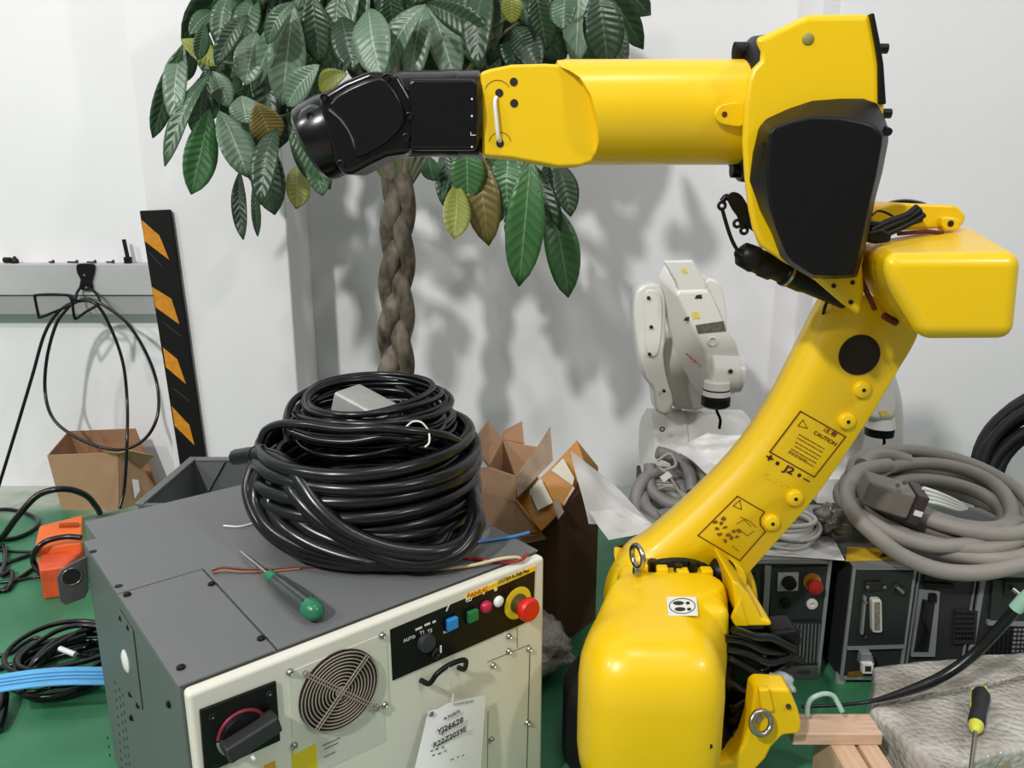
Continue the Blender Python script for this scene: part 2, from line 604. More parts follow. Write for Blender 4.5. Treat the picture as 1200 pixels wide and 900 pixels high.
# --- lower arm (J2)
LA = 1.36
arm_px = [(735, 676), (722, 660), (738, 641), (758, 628), (790, 601), (822, 571), (853, 539), (881, 504), (905, 466), (924, 430),
          (941, 396), (955, 368), (966, 349), (990, 342), (1030, 345), (1060, 352), (1079, 382), (1076, 402), (1056, 436), (1028, 483),
          (998, 529), (963, 579), (931, 617), (905, 646), (877, 678), (866, 694), (820, 700), (760, 695)]
LB = 0.050
flank = [P(u, v, LA + LB) if 1 <= i <= 12 else P(u, v, LA) for i, (u, v) in enumerate(arm_px)]
flat_xz = [V((q.x, 0, q.z)) for q in flank]
base_xz = smooth(flat_xz, 3, True)
nb = len(base_xz)
area = sum(base_xz[i].x * base_xz[(i + 1) % nb].z - base_xz[(i + 1) % nb].x * base_xz[i].z for i in range(nb))
sg = 1 if area > 0 else -1
def arm_section(Y, il, ir):
    out = []
    for i in range(nb):
        t = base_xz[(i + 1) % nb] - base_xz[i - 1]
        nrm = V((-t.z, 0, t.x)).normalized() * sg          # inward
        on_left = 3 <= i <= 38
        out.append(V((base_xz[i].x, Y, base_xz[i].z)) + nrm * (il if on_left else ir))
    return out
secs = [arm_section(LA + 0.100, 0.020, 0.012), arm_section(LA + 0.088, 0.006, 0.0)]
for k in range(7):
    a = pi / 2 * k / 6
    secs.append(arm_section(LA + LB * (1 - sin(a)), 0.046 * (1 - cos(a)), 0.008 * (1 - cos(a))))
arm = M().loft(secs).build('lower_arm', YEL, rb, ang=50)
# round hub at the foot of the arm with its dark seal gap
hc = P(800, 712, 1.385)
M().cyl(hc, hc + V((0, 0.06, 0)), 0.150, n=64).build('arm_hub', YEL, rb, bevel=0.012)
M().cyl(P(791, 724, 1.352), P(791, 724, 1.352) + V((0, 0.02, 0)), 0.123, n=56).build('hub_seal', DARK, rb, bevel=0.006)
pb = P(846, 668, 1.345)
M().lathe([(-0.03, 0.026), (0.0, 0.026), (0.012, 0.022), (0.019, 0.012), (0.021, 0.001)], pb, (0, -0.3, 1), 24).build('hub_stop', BLK, rb)
pb2 = P(846, 676, 1.37)
M().cyl(pb2, pb2 + V((0, -0.022, 0)), 0.043, n=30).build('stop_boss', YEL, rb, bevel=0.006)

FA = LA - 0.0006
pc = P(1007, 416, FA)
M().cyl(pc + V((0, -0.0012, 0)), pc + V((0, 0.02, 0)), 0.0365, n=40).build('cable_hole', mat('dark_brown_opening', (34, 20, 8), 0.8), rb)
for u, v in ((1010, 456), (992, 493), (931, 583), (904, 612)):
    c = P(u, v, FA)
    bo = M().lathe([(0.01, 0.017), (-0.006, 0.0155), (-0.0085, 0.013), (-0.0085, 0.0)], c, (0, 1, 0), 24).build('boss', YEL, rb)
    M().cyl(c - V((0, 0.0092, 0)), c - V((0, 0.005, 0)), 0.0036, n=12).build('tapped_hole', DARK, bo)

def line_px(pairs, Y, w, closed, name, m, parent):
    pts = [P(u, v, Y) for u, v in pairs]
    mm = M()
    n_ = len(pts)
    for i in range(n_ if closed else n_ - 1):
        a, b = pts[i], pts[(i + 1) % n_]
        d = (b - a).normalized()
        s_ = V((-d.z, 0, d.x)) * w / 2
        a2, b2 = a - d * w / 2, b + d * w / 2
        mm.loft([[a2 + s_, b2 + s_, b2 - s_, a2 - s_], [q + V((0, -0.0004, 0)) for q in (a2 + s_, b2 + s_, b2 - s_, a2 - s_)]])
    return mm.build(name, m, parent)

lbl = line_px([(938, 482), (991, 512), (954.5, 559), (902, 529.5)], FA, 0.0022, True, 'caution_label', MARK, rb)
line_px([(941, 492), (946, 502), (935, 499)][:3], FA, 0.0012, True, 'warning_triangle', MARK, lbl)
tx = P(991, 512, FA) - P(938, 482, FA)
fr = lambda u, v: frame(P(u, v, FA - 0.0004), tx, (0, -1, 0))
lettering('caution_word', 'CAUTION', 0.0105, fr(967, 514), MARK, lbl, sx=1.05, bold=0.01)
lettering('caution_word', '注意', 0.010, fr(973, 507), MARK, lbl, sx=1.5)
for i, (u, v, s_) in enumerate(((950, 517, 1), (948, 521, 1), (946, 526, 1), (944, 530, .9), (941, 534, 1), (938, 538, 1), (935, 534, .7))):
    M().xf(Matrix.Identity(4)) if False else None
    a = P(u - 14 * s_, v - 8 * s_, FA); b = P(u + 16 * s_, v + 9.2 * s_, FA)
    segs = M()
    nseg = 9
    random.seed(i)
    x = 0.0
    d = b - a
    L = d.length
    d.normalize()
    s2 = V((-d.z, 0, d.x)) * 0.0011
    while x < L:
        w = random.uniform(0.002, 0.006)
        q0, q1 = a + d * x, a + d * min(x + w, L)
        segs.loft([[q0 + s2, q1 + s2, q1 - s2, q0 - s2], [q + V((0, -0.0003, 0)) for q in (q0 + s2, q1 + s2, q1 - s2, q0 - s2)]])
        x += w + random.uniform(0.0008, 0.002)
    segs.build('fine_print', MARKT, lbl)
for txt, u, v, sz in (('+', 901.7, 537, 0.021), ('J2', 925, 551, 0.0185), ('–', 945.5, 562, 0.018)):
    lettering('axis_mark', txt, sz, fr(u, v), mat('axis_print', (66, 12, 6), 0.6), rb, sx=1.35, bold=0.03)
for u, v in ((911, 543), (936.7, 557)):
    c = P(u, v, FA)
    M().cyl(c, c + V((0, -0.0005, 0)), 0.0038, n=14).build('axis_dot', MATS['axis_print'], rb)
random.seed(3)
emb = lettering('cast_mark', 'G-2307', 0.016, fr(911, 565), YEL, rb, sx=1.25)

lb2 = line_px([(864, 581.5), (896, 600), (891, 607), (891, 615), (897, 623), (867, 657), (818, 627.5)], FA, 0.002, True, 'pinch_label', MARK, rb)
line_px([(867, 586), (869, 597), (859, 593)], FA, 0.0012, True, 'warning_triangle', MARK, lb2)
random.seed(12)
for (u, v) in ((840, 620), (845, 613), (850, 618), (843, 626), (853, 627), (860, 623), (857, 631), (864, 629), (850, 634), (848, 608), (838, 612), (866, 622)):
    pts = [(u + random.uniform(2, 4.5) * cos(t), v + random.uniform(1.2, 3.2) * sin(t)) for t in (0.3, 1.4, 2.5, 3.6, 4.6, 5.6)]
    M().loft([[P(a_, b_, FA) for a_, b_ in pts], [P(a_, b_, FA - 0.0004) for a_, b_ in pts]]).build('pictogram', MARKT, lb2)
for pts in (((863, 614), (872, 609), (880, 617)), ((866, 620), (876, 628), (884, 622)), ((858, 640), (866, 646)), ((868, 606), (879, 611), (886, 618))):
    line_px(pts, FA, 0.0012, False, 'pictogram', MARKT, lb2)

# --- elbow housing (J3) with the black motor cover
HY = 1.205
head_px = [(883, 44), (895, 41), (937, 21), (948, 17), (1020, 16), (1027, 47), (1033, 75), (1036, 120), (1034, 180), (1022, 250),
           (1010, 310), (1012, 340), (1008, 372), (985, 355), (955, 329), (914, 305), (889, 288), (881, 268), (876, 243), (872, 210),
           (869, 165), (871, 125), (875, 96), (881, 80), (890, 71), (891, 60)]
def toward(px, k, c=(985, 190)):
    return [(c[0] + (u - c[0]) * k, c[1] + (v - c[1]) * k) for u, v in px]
M().loft([[P(u, v, HY) for u, v in head_px], [P(u, v, 1.27) for u, v in toward(head_px, 0.985)], [P(u, v, 1.40) for u, v in toward(head_px, 0.86)]]).build('elbow_housing', YEL, rb, bevel=0.012, bang=45)
for u, v in ((977, 335), (999, 331), (997, 354)):
    c = P(u, v, HY - 0.0004)
    M().cyl(c, c + V((0, -0.0015, 0)), 0.0035, n=12).build('housing_hole', DARK, rb)
c = P(947, 46, HY)
M().lathe([(0.004, 0.0085), (-0.001, 0.0085), (-0.003, 0.0065), (-0.003, 0)], c, (0, 1, 0.1), 20).build('housing_plug', mat('grey_plug', (150, 140, 80), 0.5), rb)
# thin black gasket and back plate on the right flank of the housing
M().prism([(1021, 15), (1025, 15), (1031, 45), (1036, 75), (1039, 122), (1030, 122), (1030, 75), (1026, 47)], 1.20, 1.24).build('back_gasket', BLK, rb, bevel=0.002)
for v in (57, 133):
    c = P(1030 if v < 100 else 1034, v, 1.22)
    M().cyl(c, c + V((0.012, 0, 0)), 0.007, n=14).build('gasket_bolt', BLT, rb)

cov_base = [(889, 150), (898, 139), (925, 127), (952, 118), (985, 115.5), (1012, 115.5), (1028, 121), (1036, 136), (1041, 151), (1041, 166),
            (1034, 202), (1026, 232), (1014, 292), (1004, 325), (978, 327), (950, 326), (925, 311), (914, 300), (903, 270), (890, 245), (878, 212), (882, 180)]
cov_front = [(902, 155), (908, 149), (928, 142), (952, 137), (985, 138), (1010, 143), (1022, 147), (1030, 153), (1034, 160), (1033, 170),
             (1027, 204), (1020, 234), (1009, 290), (1001, 322), (978, 323.5), (952, 322), (930, 307), (922, 298), (910, 268), (903, 244), (899, 212), (900, 180)]
mid = [(0.5 * (a + c), 0.5 * (b + d)) for (a, b), (c, d) in zip(cov_base, cov_front)]
bc = M().loft([[P(u, v, HY + 0.012) for u, v in cov_base], [P(u, v, HY - 0.006) for u, v in cov_base],
               [P(u, v, 1.150) for u, v in cov_front]])
bcv = bc.build('motor_cover', BLK, rb, bevel=0.004, bang=25)
c = P(1037, 152, 1.185)
M().cyl(c, c + V((0, -0.012, -0.004)), 0.006, n=12).build('cover_screw', BLT, bcv)
for u, v in ((897, 182), (897, 171)):
    c = P(u, v, 1.17)
    M().cyl(c, c + V((-0.004, -0.006, 0)), 0.005, n=12).build('cover_screw', BLT, bcv)

# black cable guard and connectors below left of the housing
guard = M().loft([[P(u, v, 1.29) for u, v in smooth2([(852, 232), (858, 225), (868, 228), (876, 240), (884, 255), (886, 272), (878, 268), (868, 258), (858, 246)], 3)],
                  [P(u, v, 1.40) for u, v in smooth2([(852, 232), (858, 225), (868, 228), (876, 240), (884, 255), (886, 272), (878, 268), (868, 258), (858, 246)], 3)]])
g_ = guard.build('cable_guard', BLK, rb, bevel=0.010)
for u, v in ((846, 241), (864, 262), (872, 270)):
    c = P(u, v, 1.30)
    M().torus(c, (0, 1, 0), 0.0055, 0.0026, 18, 8).build('guard_eyelet', BLK, g_)
M().tube(smooth([P(846, 236, 1.30), P(853, 231, 1.30), P(866, 250, 1.30), P(872, 268, 1.30)], 5), 0.005, 10).build('guard_flange', BLK, g_)
M().tube(smooth([P(846, 244, 1.30), P(852, 265, 1.30), P(858, 282, 1.30), P(865, 295, 1.30)], 5), 0.0032, 10).build('cover_tether', BLK, rb)
M().torus(P(866, 297, 1.30), (0, 1, 0), 0.0055, 0.003, 18, 8).build('guard_eyelet', BLK, g_)
a, b = P(866, 296, 1.31), P(990, 352, 1.34)
d = (b - a)
L = d.length
M().lathe([(0, 0.012), (0.006, 0.020), (0.03, 0.0225), (0.032, 0.0205), (0.045, 0.0205), (0.048, 0.0225), (0.066, 0.022), (0.070, 0.0185), (0.088, 0.018),
           (0.090, 0.021), (0.098, 0.021), (0.10, 0.0195), (0.125, 0.0195), (0.135, 0.017), (L, 0.015)], a, d, 28).build('cable_gland', BLK, rb)
cc = a + d * (0.094 / L)
M().cyl(cc - d.normalized() * 0.001, cc + d.normalized() * 0.004, 0.0215, n=28).build('gland_ring', STEEL, rb)
M().tube(smooth([P(970, 352, 1.37), P(966, 362, 1.38), P(964, 372, 1.40)], 5), 0.003, 8).build('loose_lead', BLK, rb)

# --- forearm (J4) with its flat clamp face, yoke and black wrist
ac = P(780, 132.5, 1.33)
FR = 0.0803
xl = lambda u: P(u, 132, 1.33).x
cut = [(75, 655), (81, 668), (90, 680), (112, 692), (145, 700), (165, 702), (182, 699), (190, 690), (193, 676)]
def cut_x(z):
    for (v0, u0), (v1, u1) in zip(cut[:-1], cut[1:]):
        za, zb = P(u0, v0, 1.26).z, P(u1, v1, 1.26).z
        if zb <= z <= za:
            k = (za - z) / (za - zb)
            return P(u0, v0, 1.26).x * (1 - k) + P(u1, v1, 1.26).x * k
    return P(655, 75, 1.26).x
rows = []
NT = 72
tube = M()
left, right, rim = [], [], []
for i in range(NT):
    a = 2 * pi * i / NT
    y, z = ac.y - FR * cos(a), ac.z + FR * sin(a)
    front = cos(a) > 0.28
    x0 = cut_x(z) if front else xl(660)
    left.append(V((x0, y, z)))
    right.append(V((xl(868), y, z)))
    rim.append(V((x0 - 0.001, max(y, ac.y + 0.0), z)))
tube.grid([rim, left, [l.lerp(r, 0.5) for l, r in zip(left, right)], right, [V((xl(868), ac.y, ac.z))] * NT], closed=True)
tube.build('forearm_tube', YEL, rb, ang=40)
yoke_px = [(562.5, 84), (575, 80), (600, 75), (640, 74), (690, 77), (700, 100), (704, 150), (702, 176), (694, 190), (680, 195), (655, 196), (628, 191), (597, 185.5), (565, 183)]
M().prism(yoke_px, 1.283, 1.385).build('forearm_yoke', YEL, rb, bevel=0.006, bang=50)
for u, v in ((602, 96), (585, 109), (602.5, 121), (586, 168)):
    c = P(u, v, 1.2828)
    M().cyl(c, c + V((0, -0.0008, 0)), 0.0062, n=18).build('yoke_hole', DARK, rb)
M().tube(smooth([P(582, 114, 1.283), P(580, 120, 1.277), P(582, 142, 1.275), P(584, 160, 1.277), P(586, 166, 1.283)], 5), 0.0032, 8).build('cable_tie', WHT, rb)
for c0, r, a0, a1 in (((583, 109), 15, 200, 340), ((586, 168), 13, 190, 350)):
    pts = [(c0[0] + r * cos(radians(t)), c0[1] + r * sin(radians(t))) for t in range(a0, a1 + 1, 12)]
    line_px(pts, 1.2829, 0.001, False, 'machined_line', MARKT, rb)
M().prism(smooth2([(872, 121), (852, 121), (842, 125), (838, 134), (842, 143), (852, 147), (872, 147)], 3), 1.244, 1.29).build('forearm_tab', YEL, rb, bevel=0.003)
c = P(849, 134, 1.2438)
M().cyl(c, c + V((0, -0.0008, 0)), 0.0042, n=14).build('tab_hole', MARK, rb)
M().lathe([(xl(864), 0.08), (xl(868), 0.095), (xl(876), 0.111), (xl(888), 0.113), (xl(892), 0.10)], (0, ac.y + 0.01, ac.z + 0.004), (1, 0, 0), 48).build('forearm_seal', BLK, rb)
for u, v in ((860, 60), (857, 198)):
    c = P(u, v, 1.33)
    M().cyl(c, c + V((0.03, 0, 0)), 0.014, n=16).build('seal_bolt', BLT, rb)

# black wrist
wr = M().lathe([(xl(468), 0.064), (xl(475), 0.0655), (xl(520), 0.0660), (xl(524), 0.0672), (xl(538), 0.0680), (xl(540), 0.0665), (xl(562), 0.0668), (xl(566), 0.060)],
               (0, 1.33, P(515, 134, 1.33).z), (1, 0, 0), 48)
wrist = wr.build('wrist_tube', BLKG, rb, ang=25)
M().prism(rrect(478, 92, 560, 176, 8), 1.262, 1.30).build('wrist_side_cover', BLKG, rb, bevel=0.006)
for v in (116, 136, 172):
    c = P(553, v, 1.2615)
    M().cyl(c, c + V((0, -0.0006, 0)), 0.0016, n=8).build('wrist_mark', WHT, rb)
lettering('wrist_mark', 'Γ', 0.011, frame(P(555, 157, 1.2612), (0, 0, 1), (0, -1, 0)), WHT, rb)
hous = [(466, 85), (432, 82), (403, 94), (378, 109), (372, 118), (391, 190), (402, 206), (414, 204), (434, 193), (453, 184), (480, 180), (486, 150), (483, 115)]
M().prism(hous, 1.262, 1.395).build('wrist_housing', BLKG, rb, bevel=0.010, bang=25)
plate = [(444, 89), (408, 102), (384, 121), (400, 140), (414, 165), (418, 186), (440, 176), (462, 160), (476, 140), (470, 116), (458, 98)]
M().loft([[P(u, v, 1.268) for u, v in smooth2(plate, 2)], [P(431 + (u - 431) * 0.95, 138 + (v - 138) * 0.95, 1.250) for u, v in smooth2(plate, 2)]]).build('wrist_cover_plate', BLKG, rb, bevel=0.003)
for u, v in ((453, 91), (480, 136), (476, 161), (380, 114), (400, 192)):
    c = P(u, v, 1.262)
    M().lathe([(0.004, 0.0058), (-0.004, 0.0058), (-0.0045, 0.0045), (-0.002, 0.0035), (-0.002, 0)], c, (0, 1, 0), 16).build('wrist_screw', BLT, rb)
# flange drum (J6) aimed down left
f0, f1 = P(400, 152, 1.328), P(363, 172, 1.328)
ax = (f1 - f0)
L = ax.length
M().lathe([(-0.03, 0.058), (0.0, 0.062), (0.008, 0.064), (L - 0.018, 0.064), (L - 0.006, 0.061), (L, 0.054), (L + 0.003, 0.03)], f0, ax, 40).build('tool_flange', BLKG, rb, ang=30)
hl = M().tube(smooth([P(u, v, 1.2595) for u, v in ((386, 128), (400, 140), (412, 158), (420, 182))], 5), 0.0032, 8)
hl.build('flange_ridge_highlight', mat('ridge_highlight', (150, 146, 146), 0.22, metal=0.9), rb)  # ridge arc in bright metal, standing in for its curved highlight
M().prism([(352, 128), (362, 121), (376, 124), (377, 134), (366, 143), (352, 146), (347, 140)], 1.275, 1.36).build('flange_lug', mat('grey_black_cast', (58, 60, 62), 0.3, var=0.2, scale=20), rb, bevel=0.006)
c = P(364, 136, 1.273)
M().lathe([(0.004, 0.0065), (-0.003, 0.0065), (-0.003, 0.004), (-0.001, 0.003), (-0.001, 0)], c, (0, 1, 0), 16).build('wrist_screw', BLT, rb)

# --- elbow motor box at the right
bx_f = [(1034, 297), (1200, 297), (1190, 398), (1078, 398), (1040, 332)]
bx_b = [(1008, 284), (1140, 262), (1128, 372), (1050, 378), (1004, 325)]
M().loft([[P(u, v, 1.085) for u, v in bx_f], [P(u, v, 1.37) for u, v in bx_b]]).build('elbow_motor_box', YEL, rb, bevel=0.020, seg=6, bang=20)
M().tube(smooth([P(1005, 318, 1.22), P(1013, 336, 1.22), P(1025, 362, 1.24)], 5), 0.0042, 8).build('box_gasket', mat('dark_red_gasket', (86, 14, 8), 0.6), rb)
M().tube([P(1036, 370, 1.26), P(1050, 378, 1.27)], 0.006, 8).build('box_gasket', MATS['dark_red_gasket'], rb)
br = M().prism([(1020, 252), (1030, 243), (1048, 237), (1080, 239), (1112, 240), (1122, 241), (1133, 252), (1130, 262), (1121, 270), (1098, 268), (1050, 271), (1022, 268)], 1.30, 1.42)
brk = br.build('hose_bracket', YEL, rb, bevel=0.005)
M().prism([(1104, 254), (1118, 254), (1127, 258), (1125, 270), (1108, 271), (1103, 264)], 1.285, 1.31).build('bracket_foot', YEL, brk, bevel=0.004)
c = P(1114, 262, 1.2845)
M().cyl(c, c + V((0, -0.001, 0)), 0.005, n=12).build('bracket_hole', DARK, brk)
M().loft([[P(u, v, 1.38) + V((0, 0, 0)) for u, v in smooth2([(1038, 240), (1050, 235.5), (1068, 235), (1086, 240), (1062, 243)], 3)],
          [P(u, v - 1.5, 1.40) for u, v in smooth2([(1038, 240), (1050, 235.5), (1068, 235), (1086, 240), (1062, 243)], 3)]]).build('bracket_cap', BLK, brk)
M().tube([P(1052, 274, 1.285), P(1085, 271, 1.285), P(1105, 273, 1.285)], 0.0035, 8).build('bracket_gasket', MATS['dark_red_gasket'], brk)
for pts in (((1022, 276), (1040, 266), (1060, 258), (1078, 246)), ((1020, 270), (1040, 260), (1062, 252), (1074, 243)), ((1024, 280), (1044, 272), (1066, 262), (1082, 252)),
            ((1018, 262), (1036, 264), (1058, 262), (1079, 257))):
    M().tube(smooth([P(u, v, 1.25 + 0.01 * k) for k, (u, v) in enumerate(pts)], 5), 0.0055, 8).build('lead_bundle', BLK, rb)
M().prism([(1018, 272), (1034, 268), (1046, 274), (1044, 284), (1028, 286), (1016, 284)], 1.235, 1.27).build('lead_plug', BLK, rb, bevel=0.004)
M().tube(smooth([P(1022, 252, 1.26), P(1030, 247, 1.28), P(1044, 252, 1.28), P(1052, 260, 1.27)], 5), 0.002, 6).build('lead_wire', BLK, rb)
# ================================================================ FRONT CONTROLLER CABINET
CTOP = 0.49
FLc = V((-0.4207, 0.8653, CTOP))
CYAW = radians(39.3)
cab = thing('robot_controller', 'wide robot controller cabinet with cream front and grey top, in the left foreground', 'controller', (FLc.x, FLc.y, 0), CYAW)
CMW = WM[cab.name]
CMI = CMW.inverted()
CW, CD = 0.600, 0.532
def CF(u, v, y=0.0):
    """pixel -> cabinet coordinates on the front plane y"""
    o, d = CMI @ V((0, 0, EYE)), (CMI.to_3x3() @ RAY(u, v))
    t = (y - o.y) / d.y
    return o + d * t
def CT(u, v, z=CTOP):
    o, d = CMI @ V((0, 0, EYE)), (CMI.to_3x3() @ RAY(u, v))
    return o + d * ((z - o.z) / d.z)
def CS(u, v, x=0.0):
    o, d = CMI @ V((0, 0, EYE)), (CMI.to_3x3() @ RAY(u, v))
    return o + d * ((x - o.x) / d.x)
def cb(m, name, mt, parent=None, **k):
    return m.build(name, mt, cab if parent is None else parent, local=True, **k)

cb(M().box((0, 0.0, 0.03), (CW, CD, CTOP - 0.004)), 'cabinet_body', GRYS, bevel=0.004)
for x in (0.04, CW - 0.07):
    for y in (0.05, CD - 0.09):
        cb(M().box((x, y, 0.0), (x + 0.04, y + 0.05, 0.034)), 'foot', BLK, bevel=0.003)
# top sheet metal in plates with joints between
gp = 0.0016
xs = CT(313, 748).x
yj = CT(137, 696).y
cb(M().box((0.0, -0.002, CTOP - 0.004), (xs - gp, yj - gp, CTOP)), 'top_plate', GRYP, bevel=0.0012, seg=2)
Lsh = [(xs + gp, -0.002), (CW, -0.002), (CW, CD), (0.0, CD), (0.0, yj + gp), (xs + gp, yj + gp)]
cb(M().loft([[V((x, y, CTOP - 0.004)) for x, y in Lsh], [V((x, y, CTOP)) for x, y in Lsh]]), 'top_plate', GRYP, bevel=0.0012, seg=2)
cb(M().box((0.022, CD + 0.003, 0.06), (CW - 0.01, CD + 0.10, CTOP - 0.003)), 'rear_cooling_box', GRYP, bevel=0.003)
# screws on the top
for u, v in ((149, 697.5), (248, 685), (306, 749), (212, 783)):
    p = CT(u, v)
    cb(M().lathe([(-0.002, 0.0058), (0.003, 0.0056), (0.0048, 0.003), (0.005, 0)], p, (0, 0, 1), 14), 'top_screw', BLT)
for u, v in ((109, 646.5), (139, 687)):
    p = CT(u, v)
    cb(M().cyl(p + V((0, 0, 0.0002)), p + V((0, 0, 0.0008)), 0.006, n=14), 'top_hole', DARK)
# cream door
DY = -0.022
cb(M().box((0.004, DY, 0.05), (CW - 0.002, -0.001, CTOP - 0.004)), 'front_door', CRM, bevel=0.007, seg=4)
door_front = DY
# left side: pressed panel, round cap, screws, vent holes
sl = CS(157, 733); 
pe = M()
a1, a2, a3, a4 = CS(141, 712), CS(157, 737), CS(168, 833), CS(152, 800)
cb(M().loft([[CS(u, v) + V((-0.0004, 0, 0)) for u, v in ((141, 714), (157, 739), (168, 832), (154, 812))],
             [CS(u, v) + V((-0.0024, 0, 0)) for u, v in ((141, 714), (157, 739), (168, 832), (154, 812))]]), 'side_plate', GRYS, bevel=0.0008, seg=1)
p = CS(150, 774)
cb(M().lathe([(-0.002, 0.0185), (0.004, 0.0185), (0.007, 0.013), (0.0075, 0)], p, (-1, 0, 0), 28), 'side_cap', WHT)
for u, v in ((143, 724), (152, 735), (154, 813), (163, 826), (155, 841), (199, 825)):
    p = CS(u, v)
    cb(M().lathe([(-0.002, 0.005), (0.003, 0.005), (0.0045, 0.0028), (0.0045, 0)], p, (-1, 0, 0), 12), 'side_screw', BLT)
for u0, v0, u1, v1, n_ in ((135, 800, 143, 900, 11), (140, 808, 149, 905, 11), (144, 815, 153, 905, 10), (126, 865, 131, 905, 5)):
    for k in range(n_):
        t = k / (n_ - 1)
        p = CS(u0 + (u1 - u0) * t, v0 + (v1 - v0) * t)
        cb(M().cyl(p + V((0.001, 0, 0)), p + V((-0.0006, 0, 0)), 0.0028, n=8), 'vent_hole', DARK)
# lifting lug at the far left corner
Lp = [(66, 676), (71, 667), (84, 659), (101, 651), (103, 690), (99, 699), (76, 708), (70, 703)]
lx = -0.004
lug_o = CS(101, 680)
def LG(u, v):   # plane parallel to the cabinet front, through the rear of the side
    return CF(u, v, CD - 0.012)
mm = M().loft([[LG(u, v) for u, v in Lp], [LG(u, v) + V((0, -0.006, 0)) for u, v in Lp]])
lug = cb(mm, 'lifting_lug', mat('lug_steel', (72, 72, 72), 0.5), bevel=0.0015, seg=2)
pc = LG(83, 674)
cb(M().loft([[pc + V((0.016 * cos(t), -0.0064, 0.013 * sin(t))) for t in [2 * pi * k / 24 for k in range(24)]],
             [pc + V((0.016 * cos(t), -0.0072, 0.013 * sin(t))) for t in [2 * pi * k / 24 for k in range(24)]]]), 'lug_hole', DARK, parent=lug)
cb(M().torus(pc + V((0, -0.007, 0)), (0, 1, 0), 0.0155, 0.0007, 28, 8), 'lug_rim', STEEL, parent=lug)

# --- operator panel
def DF(u, v, d=0.0):
    return CF(u, v, DY - d)
def quad(pts, d0, d1):
    return M().loft([[DF(u, v, d0) for u, v in pts], [DF(u, v, d0) + V((0, d0 - d1, 0)) for u, v in pts]])
opp = [(456, 737), (626, 667), (624, 725), (459, 797)]
panel = cb(quad(opp, -0.002, 0.0015), 'operator_panel', BLK, bevel=0.001, seg=1)
strip = cb(quad([(545, 697), (627, 662), (626, 668), (545, 703)], -0.001, 0.0018), 'brand_strip', mat('yellow_strip', (240, 196, 40), 0.5), parent=panel)
sa, sb = DF(545, 700, 0.002), DF(626, 665, 0.002)
def onp(t, dz, d=0.0022):
    q = sa.lerp(sb, t) + V((0, 0, dz))
    q.y = DY - d
    return frame(q, (1, 0, 0), (0, -1, 0))
lettering('brand_lettering', 'FANUC', 0.0125, onp(0.17, -0.001), mat('red_print', (206, 60, 10), 0.5), strip, True, sx=1.0)
lettering('brand_lettering', 'SYSTEM R-30iB Plus', 0.0095, onp(0.69, 0.000), PRINT, strip, True, sx=0.85)
def disc(u, v, prof, mt, name, parent, n=24):
    c = DF(u, v)
    return cb(M().lathe([(d, r) for d, r in prof], c, (0, -1, 0), n), name, mt, parent=parent)
# mode switch and key
disc(498, 752, [(0, 0.0155), (0.004, 0.0150), (0.010, 0.0135), (0.011, 0)], mat('mode_knob', (44, 46, 50), 0.5), 'mode_switch', panel)
disc(508, 763, [(0, 0.0095), (0.009, 0.009), (0.010, 0.0055), (0.006, 0.0045), (0.006, 0)], DKST, 'key_lock', panel, 18)
q = DF(512, 757)
cb(M().box(q + V((-0.001, -0.012, -0.006)), q + V((0.001, -0.010, 0.006))), 'key_mark', WHT, parent=panel)
for txt, u, v, sz in (('▭▭', 482, 747, 0.008), ('AUTO', 479, 748, 0.0075), ('T1', 494, 741, 0.0085), ('T2', 503, 739, 0.008), ('RESET', 524, 739, 0.0062)):
    if txt == '▭▭':
        continue
    fq = DF(u, v); fq.y = DY - 0.0019
    lettering('panel_lettering', txt, sz, frame(fq, (1, 0, 0), (0, -1, 0)), WHT, panel, True)
for u, v, w_ in ((490, 736, .012), (500, 731, .010), (508, 728, .006)):
    q = DF(u, v)
    cb(M().box(V((q.x - w_ / 2, DY - 0.0022, q.z - 0.0016)), V((q.x + w_ / 2, DY - 0.0016, q.z + 0.0016))), 'panel_mark', WHT, parent=panel)
def button(u, v, s, mt, nm):
    c = DF(u, v)
    cb(M().box(c + V((-s, -0.011, -s)), c + V((s, 0.0, s))), 'button', mt, parent=panel, bevel=0.0015, seg=2)
    cb(M().box(c + V((-s - 0.0015, -0.004, -s - 0.0015)), c + V((s + 0.0015, 0.0, s + 0.0015))), 'button_frame', BLK, parent=panel)
button(527, 728.5, 0.0095, mat('blue_button', (40, 130, 205), 0.4), 'blue')
button(551, 719.5, 0.0095, mat('green_button', (28, 112, 62), 0.4), 'green')
disc(568, 710, [(0, 0.0105), (0.006, 0.0105), (0.011, 0.007), (0.012, 0)], mat('magenta_lamp', (176, 30, 70), 0.3), 'indicator_lamp', panel, 20)
disc(583, 704, [(0, 0.0095), (0.005, 0.0095), (0.008, 0.006), (0.0085, 0)], mat('white_lamp', (235, 235, 235), 0.35), 'indicator_lamp', panel, 20)
disc(580, 690, [(0.001, 0.0035), (0.0025, 0.0035), (0.003, 0)], mat('yellow_dot', (230, 215, 170), 0.5), 'panel_dot', panel, 12)
disc(566, 695, [(0.001, 0.0018), (0.0025, 0.0018), (0.003, 0)], MATS['yellow_dot'], 'panel_dot', panel, 10)
for u, v in ((547, 702.5), (550, 701.5)):
    fq = DF(u, v)
    cb(M().torus(V((fq.x, DY - 0.002, fq.z)), (0, 1, 0), 0.003, 0.0006, 14, 6), 'panel_icon', WHT, parent=panel)
fq = DF(524, 711.5)
cb(M().box(V((fq.x - 0.001, DY - 0.0024, fq.z - 0.006)), V((fq.x + 0.001, DY - 0.0016, fq.z + 0.006)), Matrix.Rotation(radians(30), 3, 'Y')), 'panel_icon', WHT, parent=panel)
